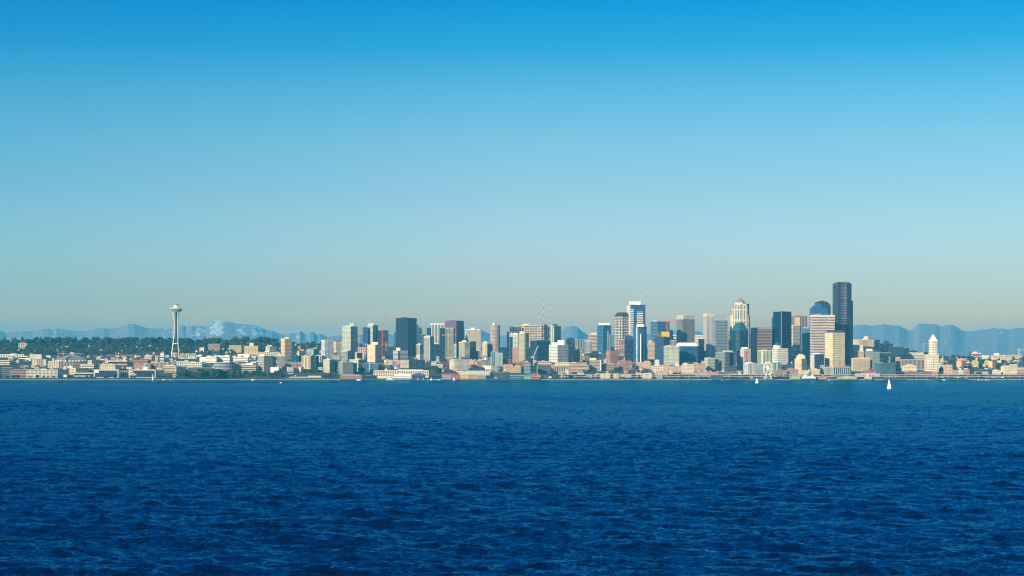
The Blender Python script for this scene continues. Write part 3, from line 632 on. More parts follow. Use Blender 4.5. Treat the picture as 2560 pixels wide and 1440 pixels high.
T1 = '''
# ---- far left shore, nearest rows
office_building|4,-,31|919,943|H:5:.75|9c6f4a|N|roof:b08258|dark glazed office with an orange brown roof edge at the far left shore
office_building|25,-,67|924,944|H:5:.45|8f6a58|K||low brown office with pink brown bands beside the cream bay fronted block
office_building|66,-,144|924,944|P:8:5:.7:.42|d8c79c|N|pent:.42:.6:2:e8ddc0|long cream five storey block with dark window bays near the water
house|148,-,167|937,943|B|e5dcc4|N|roof:f0ead8|small white flat canopy pavilion between two shoreline offices
apartment_building|166,190,216|921,938|P:5:4:.5:.5|dcbf7e|N|pent:.2:.4:2|yellow tan apartments with a reddish corner behind the shoreline
apartment_building|217,-,235|922,935|P:5:4:.5:.6|7a5248|K||dark reddish brown apartments just above the low white ribbon office
office_building|185,-,238|932,941|H:1:.6|dfd5b8|N|roof:efe6cc|low office wing with one long white ribbon roof over open ground
office_building|235,-,296|924,944|F:12|e0d6ba|N|bay:.02:.2:.6:.98:e0d6ba|large dark glass office in a pale square frame near the water
office_building|301,-,322|927,941|P:4:4:.6:.6|9a9488|N||grey concrete office between two framed glass buildings
office_building|322,-,389|924,944|F:2|e6d3a6|N|pent:.28:.36:3;pent:.5:.68:7:ead9b0;bay:.03:.16:.7:.8:e6d3a6;bay:.03:.22:.5:.6:e6d3a6;bay:.03:.28:.3:.4:e6d3a6|dark glass office in a cream frame with stepped cream bars behind a sailboat
office_building|410,-,439|915,931|H:4:.45|e2c98f|N|pyr:3:.5:e8d2a0|cream banded office with a sloped roof beside a dark glass block
office_building|439,-,455|916,931|G:5:4|30424e|N|bay:.0:.12:0:1:c9c9c0|small dark glass block with one white edge below the observation tower
house|432,-,449|935,943|P:4:1:.6:.5|d8c4a0|N||low cream shed at the edge of the shoreline park trees
apartment_building|472,-,505|906,917|P:6:2:.5:.6|ece4c8|N|pent:.1:.5:2|cream building with tall dark arched windows below the white arches
apartment_building|440,-,472|903,916|P:7:3:.6:.6|d5dcc8|G|pent:.6:.9:2|pale green white apartments at the foot of the observation tower
office_building|470,-,545|919,926|H:1:.5|7d7f78|N|roof:9a9c90|long grey low office roof behind the park trees
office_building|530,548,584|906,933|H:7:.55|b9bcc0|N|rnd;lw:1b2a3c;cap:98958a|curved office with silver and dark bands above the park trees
office_building|584,-,640|912,930|H:4:.55|cfc9b8|N|pent:.5:.85:5:e8dcc0;pent:.3:.5:3|dark office with long white bands and a cream rooftop house above park trees
# ---- left middle rows
warehouse|74,-,104|886,897|B|cfc39c|N|roof:d8ccaa|big blank beige slab building under the wooded hill
apartment_building|80,-,92|899,912|P:3:4:.5:.5|e6d9a4|N||narrow pale yellow apartment block below the blank beige slab
apartment_building|92,-,106|897,912|P:5:5:.6:.5|aaa79c|N||grey gridded apartment block below the blank beige slab
apartment_building|107,-,115|899,914|P:2:5:.5:.5|efe6b4|N||slim pale yellow apartment block facing the grey gridded block
apartment_building|120,-,147|903,920|P:6:4:.5:.6|e8d29a|N|pent:.35:.5:8:d6b98a|cream apartment block with a small cupola before the pyramid roofed arena
office_building|147,-,185|906,920|V:10:.4|8f8a88|N||long low grey hall under a thin white roof line before the arena
office_building|185,-,200|903,920|H:4:.7|c49a5c|N||dark hall with a tan roof strip beneath the arena
office_building|200,-,235|910,923|H:3:.45|ecdcb4|N|roof:f2e8cc|cream two band office with a white roof below the arena
apartment_building|216,230,244|901,923|P:4:6:.5:.5|d8b684|N||tan orange apartment block stepping up behind the cream banded office
apartment_building|249,-,288|911,926|P:9:4:.5:.5|e2d6a2|N|pent:.1:.3:2;pent:.6:.8:2|yellow cream apartment row behind the large framed glass office
warehouse|271,-,318|901,913|H:1:.4|c98f78|N|roof:f2ead6;dome:3.5:f4f2ea:.8:0|pinkish low building with white ribbon roof and a white radome ball
house|0,-,60|886,893|P:9:1:.5:.5|e8dfc6|N|pent:.4:.6:2|row of white flat roofed sheds under the wooded hill at the far left
warehouse|0,-,24|901,912|H:2:.4|e6d9ae|N||pale cream warehouse at the far left edge behind the offices
office_building|20,-,33|890,901|H:3:.5|e2dccb|N||white and dark banded office near the far left edge
office_building|46,-,69|890,897|H:1:.4|f0e8d0|N||low white building beside the blank beige slab
apartment_building|42,46,66|858,872|P:4:3:.5:.5|ddc59c|N|pent:.3:.8:5:6d4a40|cream house block with brown roof house alone on the wooded hill
brick_building|367,-,395|890,904|B|c98a6c|N|bay:.42:.72:0:1:33364a;pent:.2:.5:2:c9c2b0|pinkish brick building with a dark recess beside the observation tower
house|351,-,368|897,905|B|e6d3ac|N||cream flat fronted building before the pinkish brick building
office_building|399,-,410|890,904|H:2:.4|cfe0d4|N||small pale teal white office close to the observation tower
house|401,-,410|882,890|P:2:2:.4:.4|f1ead8|N||small white cube house close to the observation tower
hall|331,-,370|900,909|P:8:1:.4:.4|8f4334|K|gable:2:7c3a30:x|long red brick hall with a low pitched roof by the brown mast
apartment_building|334,-,376|910,923|P:9:4:.5:.5|b07a5c|N|pent:.1:.3:2|reddish brown apartments behind the teal water tank
apartment_building|376,-,422|906,922|V:14:.45|c7a67c|N|roof:d9d6c0|brown and cream striped apartments with a pale roof below the observation tower
office_building|499,-,518|893,906|B|f3edd8|N||bright white blank hall nearest the white arches
office_building|515,-,541|891,907|H:2:.15|f6f0dc|N|pent:.05:.4:2|largest bright white hall behind the curved banded office
office_building|540,-,574|889,906|H:2:.15|f4ecd2|N|pent:.6:.9:2|bright white stepped hall between the white hall and windowed studio
office_building|575,-,620|893,905|P:9:2:.5:.45|f3ead0|N||white two storey building with square dark windows and a white roof house
office_building|594,-,624|885,893|B|f8f4e6|N||brilliant white roof house standing above the windowed white building
apartment_building|520,-,550|860,879|P:8:7:.7:.45|a98a74|K|roof:c9c0ae|brown banded apartment slab standing in the hillside trees
apartment_building|571,573,603|863,882|P:8:7:.6:.4|dcbf86|G||tan gridded apartment slab next to the brown banded slab
apartment_building|610,-,645|865,888|P:8:7:.6:.4|e0c07a|G|pent:.35:.65:8:d8c098|golden tan apartment slab with a tall roof house
apartment_building|499,-,510|869,880|P:2:3:.35:.4|f0e8d2|N|cap:f4ecd8|white castle like cube with dark windows on the slope
house|542,-,553|850,855|B|f4f0e4|N||bright white box on top of the wooded ridge
# ---- Belltown
apartment_tower|700,712,728|847,905|P:8:17:.5:.45|e6c696|N|pent:.35:.75:4:e2c398;cap:eedcb8|tall cream apartment tower with dense small windows and rooftop house
parking_garage|713,-,756|905,919|P:5:4:.8:.45|a98c78|N|roof:b89a84|grey brown open parking garage at the foot of the cream tower
apartment_tower|642,660,680|890,929|P:8:9:.6:.5|b9ad90|N|pent:.1:.5:5:d8cba0|grey cream condo block nearest the white blank wall building
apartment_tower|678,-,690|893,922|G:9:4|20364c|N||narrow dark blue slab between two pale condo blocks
apartment_tower|690,693,712|890,918|P:7:9:.5:.6|a8a294|N|pent:.1:.6:5:d8cfae|grey condo block standing right before the tall cream tower
apartment_building|643,-,700|880,892|P:12:3:.6:.45|ccc3a4|G|pent:.3:.5:2:f0ead8|long pale office with round white roof ends behind the condo blocks
apartment_building|662,674,689|866,884|P:5:5:.5:.5|e4d8bc|N|pent:.3:.6:3|cream stepped hillside apartments below the ridge trees
warehouse|676,-,697|918,931|B|faf6ea|N||brilliant white blank wall building beside the red sculpture
apartment_building|696,-,702|918,930|P:1:5:.4:.5|e0d6c6|N||narrow pale windowed end block beside the white blank wall
apartment_building|716,720,733|918,930|P:4:4:.5:.5|ece4d0|N|pent:.0:.3:1|white four storey apartment house over the park, nearer the red sculpture
apartment_building|746,752,758|918,930|P:2:4:.5:.5|efe8d6|N||slim white apartment house over the park, beside the striped cream block
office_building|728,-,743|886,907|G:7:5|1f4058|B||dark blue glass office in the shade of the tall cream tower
brick_building|743,748,753|877,892|B|e0a050|N|lw:e6ad60|bright orange tan building among the Belltown blocks
brick_building|743,-,753|890,902|V:3:.4|7a4038|N|bay:.25:.45:0:1:efe6d4|dark red block with white vertical stripes under the orange one
office_building|753,-,764|877,893|G:5:3|4c6a60|T||green grey glass building beside the orange tan building
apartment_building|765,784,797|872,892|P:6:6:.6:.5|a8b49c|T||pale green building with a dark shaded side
apartment_tower|753,776,786|890,922|V:6:.4|e4d09c|N|pent:.2:.4:2|cream block with dark vertical stripes and a brown grey side
apartment_tower|787,-,805|889,918|V:3:.45|dcc49a|N|bay:.2:.5:0:1:N|cream block split by one wide dark blue slot
apartment_tower|805,-,816|890,918|G:9:3|8a8478|N||grey balcony block between the slot block and the yellow green block
apartment_tower|801,812,832|850,900|G:17:8:.6:.6|e3e8e2|G|pent:.4:.75:5:6a6a6c;bay:.35:.42:0:.95:c2d4cc|white framed condo tower with pale teal glass and a grey roof house
apartment_tower|807,824,835|899,932|P:9:12:.5:.5|d6cf9e|N|pent:.3:.6:3:d8cfa8|yellowish pale condo block at the shore road with grey balconies
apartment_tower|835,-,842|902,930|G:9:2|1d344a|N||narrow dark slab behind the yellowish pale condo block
apartment_tower|833,840,852|855,888|P:6:10:.5:.5|e0d2a0|N|gable:4:a86a54:x|yellow cream tower with a red brown roof beside the green condo tower
apartment_tower|852,-,872|855,890|V:9:.4|d8ccb0|N||cream vertical striped tower tight against the green condo tower
apartment_tower|854,877,892|816,897|G:26:8:.6:.6|ccd2b0|G|pent:.25:.5:3;pent:.5:.78:9:b8c8b0;bay:.56:.66:0:1:d0dac8|tallest pale green condo tower with a taller middle bay
apartment_tower|851,867,878|878,905|P:8:8:.5:.5|9c9a94|N|bay:.1:.25:0:1:e8e4dc;cap:e0ddd0|grey gridded tower with a white stripe before the green condo tower
apartment_building|826,-,850|887,900|P:7:4:.5:.5|b4a68c|N|pent:.2:.4:2|tan mid rise infill before the yellow cream tower
apartment_tower|844,857,882|905,937|H:12:.5|b4b6a4|N|pent:.1:.3:2|grey banded waterfront condos with a yellowish end wall
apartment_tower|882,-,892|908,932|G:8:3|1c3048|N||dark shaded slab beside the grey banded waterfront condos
apartment_building|872,896,908|899,928|P:9:9:.55:.55|dcd4ac|G|pent:.4:.8:3|pale cream curved apartments above the brown pier hotel
office_building|886,888,910|880,899|B|d9c3a0|N|bay:.2:.78:.05:.9:N|cream portal frame building with a dark square opening
apartment_tower|907,-,920|819,864|G:15:5|24506c|B||dark blue glass slab tight against the second green condo tower
apartment_tower|918,932,944|813,857|G:17:7:.6:.6|c8ceb0|G|pent:.05:.6:5:c4d0b4;bay:.6:.9:.0:1:G|second pale green condo tower beside the dark blue slab
apartment_tower|917,938,953|862,906|P:10:15:.4:.4|e8d3a4|N|pent:.3:.75:7:ead8ae|broad cream tower standing in front of the second green condo tower
office_building|902,-,946|909,931|G:6:7|6f8a8c|B|bay:.48:.52:0:1:cfcabc|blue glass grid office split by one pale pier
office_building|945,-,960|908,930|V:4:.4|7c6a68|N||brown purple office with pale arches beside the blue glass grid office
construction_tower|944,-,970|826,866|G:9:5|5c4450|K|pent:.15:.4:3:b8c040|dark reddish unfinished tower behind the orange cranes
apartment_building|876,-,916|868,884|P:8:4:.5:.5|d0b49a|N|pent:.2:.4:4:ece6da|pinkish hillside apartments between the two green condo towers
# ---- Denny Triangle
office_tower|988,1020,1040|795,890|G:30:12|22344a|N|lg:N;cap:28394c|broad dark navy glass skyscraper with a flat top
office_tower|985,-,1005|830,870|G:14:6|66848c|B||grey blue glass block against the dark navy skyscraper
office_tower|1027,-,1046|812,872|G:20:5|4e7080|B||blue balcony glass tower overlapping the dark navy skyscraper
office_tower|1046,-,1055|820,862|G:16:4|687a80|N|pent:.1:.7:4|slim grey glass tower stepping down beside the blue balcony tower
office_building|981,995,1019|877,908|H:9:.5|e2dccc|N|pent:.22:.5:8:e4d2b4;bay:.02:.12:0:.98:2a3444|white banded office pair with a tan core and dark slot
office_tower|1047,-,1064|837,868|G:9:5|6a7c74|T||grey green glass tower under the slim grey tower
apartment_tower|1059,1074,1084|841,906|V:7:.5|c8c6b8|G|pent:.3:.6:3;bay:.0:.12:0:1:f2ede0|pale striped apartment tower with one white fin
office_tower|1067,-,1076|820,846|G:8:3|24405a|B||dark blue glass sliver behind the white pier tower
office_tower|1075,-,1112|809,845|V:10:.55|f0e6d0|N|cap:f6eed8;pent:.4:.8:1:8a7868|white tower with tall dark vertical strips and white crown
office_tower|1099,-,1113|821,900|G:22:4|28485c|N||dark teal glass tower between the white pier tower and the purple tower
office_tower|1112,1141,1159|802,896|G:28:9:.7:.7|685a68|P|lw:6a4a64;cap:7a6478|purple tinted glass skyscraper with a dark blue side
office_tower|1109,-,1134|820,896|V:9:.5|a0a888|G|pent:.0:.9:1|greenish striped glass lower tower behind the tan tower crane
office_tower|1160,-,1172|856,898|G:14:4|28384c|N|pyr:20:.1:2a3a4e|dark wedge glass annex sloping off the purple tower
office_tower|1162,1166,1202|825,879|P:22:22:.4:.4|d0c0a0|G|pent:.05:.35:2:efe6d0;pent:.35:.62:6:ece2cc;pent:.7:.95:2:efe6d0|wide pale stone office tower with white roof houses
apartment_tower|1225,-,1250|813,882|P:11:20:.45:.5|b8a487|N|rnd;cap:8a7a66;dome:4.5:f0e8cc:.4:1;bay:.25:.35:.1:.9:N|round ended tan tower with a white dome cap
apartment_tower|1146,1156,1174|855,899|H:17:.5|e2d8b8|N|pent:.3:.7:4:f0e6c4;bay:.02:.32:0:1:f2e6ba;balc:16:.35:1:d8cfb4|cream balcony tower with a pale yellow corner near the white gridded block
office_tower|1175,-,1190|854,896|G:14:5|3a3444|N||dark maroon slab beside the cream balcony tower
apartment_tower|1129,-,1141|860,896|G:12:4:.6:.6|d4dcc4|G|pent:.1:.9:3:a84850|pale green slim tower with a red top
apartment_tower|1040,-,1052|861,889|V:4:.5|e8dabc|N|pent:.4:.9:3|cream vertical striped half beside the dark glass centre block
apartment_tower|1050,-,1062|863,892|G:9:4|3c4450|N||dark glass centre block between two cream striped halves
apartment_tower|1061,-,1071|862,892|V:4:.5|e4d6b6|N||cream vertical striped half before the pale striped tower
apartment_tower|1032,-,1041|863,887|G:8:3|77828a|N||grey glass strip beside the cream striped halves
apartment_building|1040,-,1050|887,900|B|e8d0a0|N||plain cream podium wall under the striped halves
office_building|1050,-,1072|886,904|V:8:.55|5f7c8a|N||blue glass podium with vertical ribs
apartment_tower|1080,1086,1101|860,894|G:10:6|4a5c6a|N|pent:.3:.7:3:c8c4b8;cap:d8a860|dark blue condo tower with an orange roof edge
apartment_tower|1102,-,1115|861,894|P:5:11:.5:.5|9c7a60|N||brown gridded condo tower nearest the tan crane mast
apartment_tower|1205,-,1218|857,899|P:4:14:.45:.5|ecdcae|N|pent:.3:.9:4|cream slim tower in front of the round ended tower
apartment_tower|1217,-,1232|858,898|V:5:.45|9c8c84|N|pent:.1:.4:3|grey brown striped tower joined to the cream slim tower
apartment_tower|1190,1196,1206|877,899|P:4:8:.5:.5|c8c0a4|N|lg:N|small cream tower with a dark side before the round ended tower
apartment_tower|1227,1230,1238|880,912|V:2:.2|86a8a8|T||first blue green slab of three in front of the round ended tower
apartment_tower|1238,-,1247|882,914|V:2:.25|b0bcae|T||second pale grey green slab of three in front of the round ended tower
apartment_tower|1247,-,1257|883,916|V:3:.25|a2b2a6|T||third grey green slab of three, nearest the shore
apartment_building|1122,1136,1172|899,925|P:13:9:.6:.5|efe4c4|N|roof:dcd4bc;pent:.1:.3:1|large white gridded apartment block above the long white ribbon building
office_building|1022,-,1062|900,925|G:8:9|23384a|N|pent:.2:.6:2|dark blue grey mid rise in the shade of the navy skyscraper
apartment_building|1000,-,1022|900,920|P:6:6:.5:.5|d8cdb0|N||cream mid rise with small windows before the white banded pair
apartment_building|960,-,981|900,912|P:6:3:.5:.5|dccca8|N|pent:.2:.4:2|cream low block with the white water tank
apartment_building|982,-,1000|901,916|V:6:.4|b8b2a2|N|bay:.6:.95:.4:1:e08a68|grey and white block with a salmon wall beside the cream mid rise
apartment_building|1080,-,1098|891,905|P:5:4:.6:.5|b8c4bc|G|pent:.3:.7:3|pale grey glass block under the dark blue condo tower
apartment_building|1078,-,1090|904,917|P:3:3:.5:.5|e0d0b4|N||small cream stepped block above the dark round trees
brick_building|1099,-,1122|904,914|P:7:3:.4:.5|743840|K||dark red brick block beside the large white gridded block
apartment_building|1090,-,1107|911,919|P:5:2:.5:.5|e4dac4|N||low white walled block beneath the dark red brick block
brick_building|1172,-,1185|900,913|B|d0967a|N|pent:.1:.6:3:b08a70|salmon pink plain block behind the red brick cube
brick_building|1184,-,1199|910,921|B|93443f|N|roof:b8a898|red brick cube beside the lime green tent roof
apartment_building|1192,-,1226|902,917|V:12:.45|b39a7c|N|pent:.1:.35:4:c8b490|tan and grey block with a stepped roof below the cream slim tower
warehouse|1172,-,1212|919,930|H:1:.2|26384e|N|roof:2c3c50|long low dark blue roofed hall behind the white ribbon building
# ---- north waterfront
hotel|934,-,1072|926,946|P:24:4:.6:.55|e6d2b0|N|roof:efe2c8;pent:.2:.24:4:efe2c8;pent:.45:.9:2:e6dcc4;zb:.3|long cream pier front apartments with pink base and square windows
hotel|850,-,905|938,947|P:16:2:.5:.4|8c5450|K|roof:9c6c66;pent:.1:.9:1:e8e4dc|long red brown pier hotel on dark piles with white rails
pier_shed|909,-,942|939,948|G:2:8|24384c|N|pent:.1:.6:1:8a9098|low dark pier shed with tangled masts next to the red brown hotel
terminal|980,-,1029|940,948|H:2:.4|f4f0e6|N|roof:f8f4ec;pent:.1:.95:4:f6f2e8;pent:.35:.5:7:f8f4ec|white ship like terminal with stepped terraces over the water
pier_shed|1030,-,1062|939,948|V:14:.5|3c465a|N|barrel:6:465064|dark grey arched roof pier shed beside the white terminal
pier_shed|1105,-,1127|938,948|H:1:.15|9c948c|N|gable:5:a84c40:x|grey pier shed with a bright red pitched roof
pier_shed|1127,-,1148|936,948|P:6:2:.35:.35|7c2c34|K|gable:4:6e2830:y|dark red gabled pier warehouse with white windows
office_building|1146,-,1225|927,938|P:14:2:.75:.4|efe6cc|N|roof:e4dcc4|long white building with two rows of dark windows behind the piers
pier_shed|1150,-,1171|937,949|H:2:.25|e0b264|N|pent:.1:.9:1:e8dcc0|yellow tan pier building, brightest of the shore row
pier_shed|1171,-,1193|937,949|H:2:.3|c09c6c|N||tan brown pier building beside the yellow one
pier_shed|1193,-,1214|938,949|P:9:2:.4:.5|9a968c|N||grey pier building beside the tan brown one
pier_shed|1214,-,1232|939,949|G:2:6|243c50|N||dark blue pier building at the end of the tan row
office_building|1207,-,1228|915,924|B|f2efd4|N|gable:2:cfe070:x|white hall with a lime green roof edge behind the waterfront
office_building|1228,-,1246|914,928|P:5:4:.5:.5|a8a090|N||grey brown block next to the lime green roofed hall
pier_shed|1234,-,1275|930,945|V:16:.5|5c6060|N|roof:b8b8b0;pent:.1:.2:1:e4e4dc;pent:.5:.6:1:e4e4dc|dark colonnaded pier building with white roof vents
'''
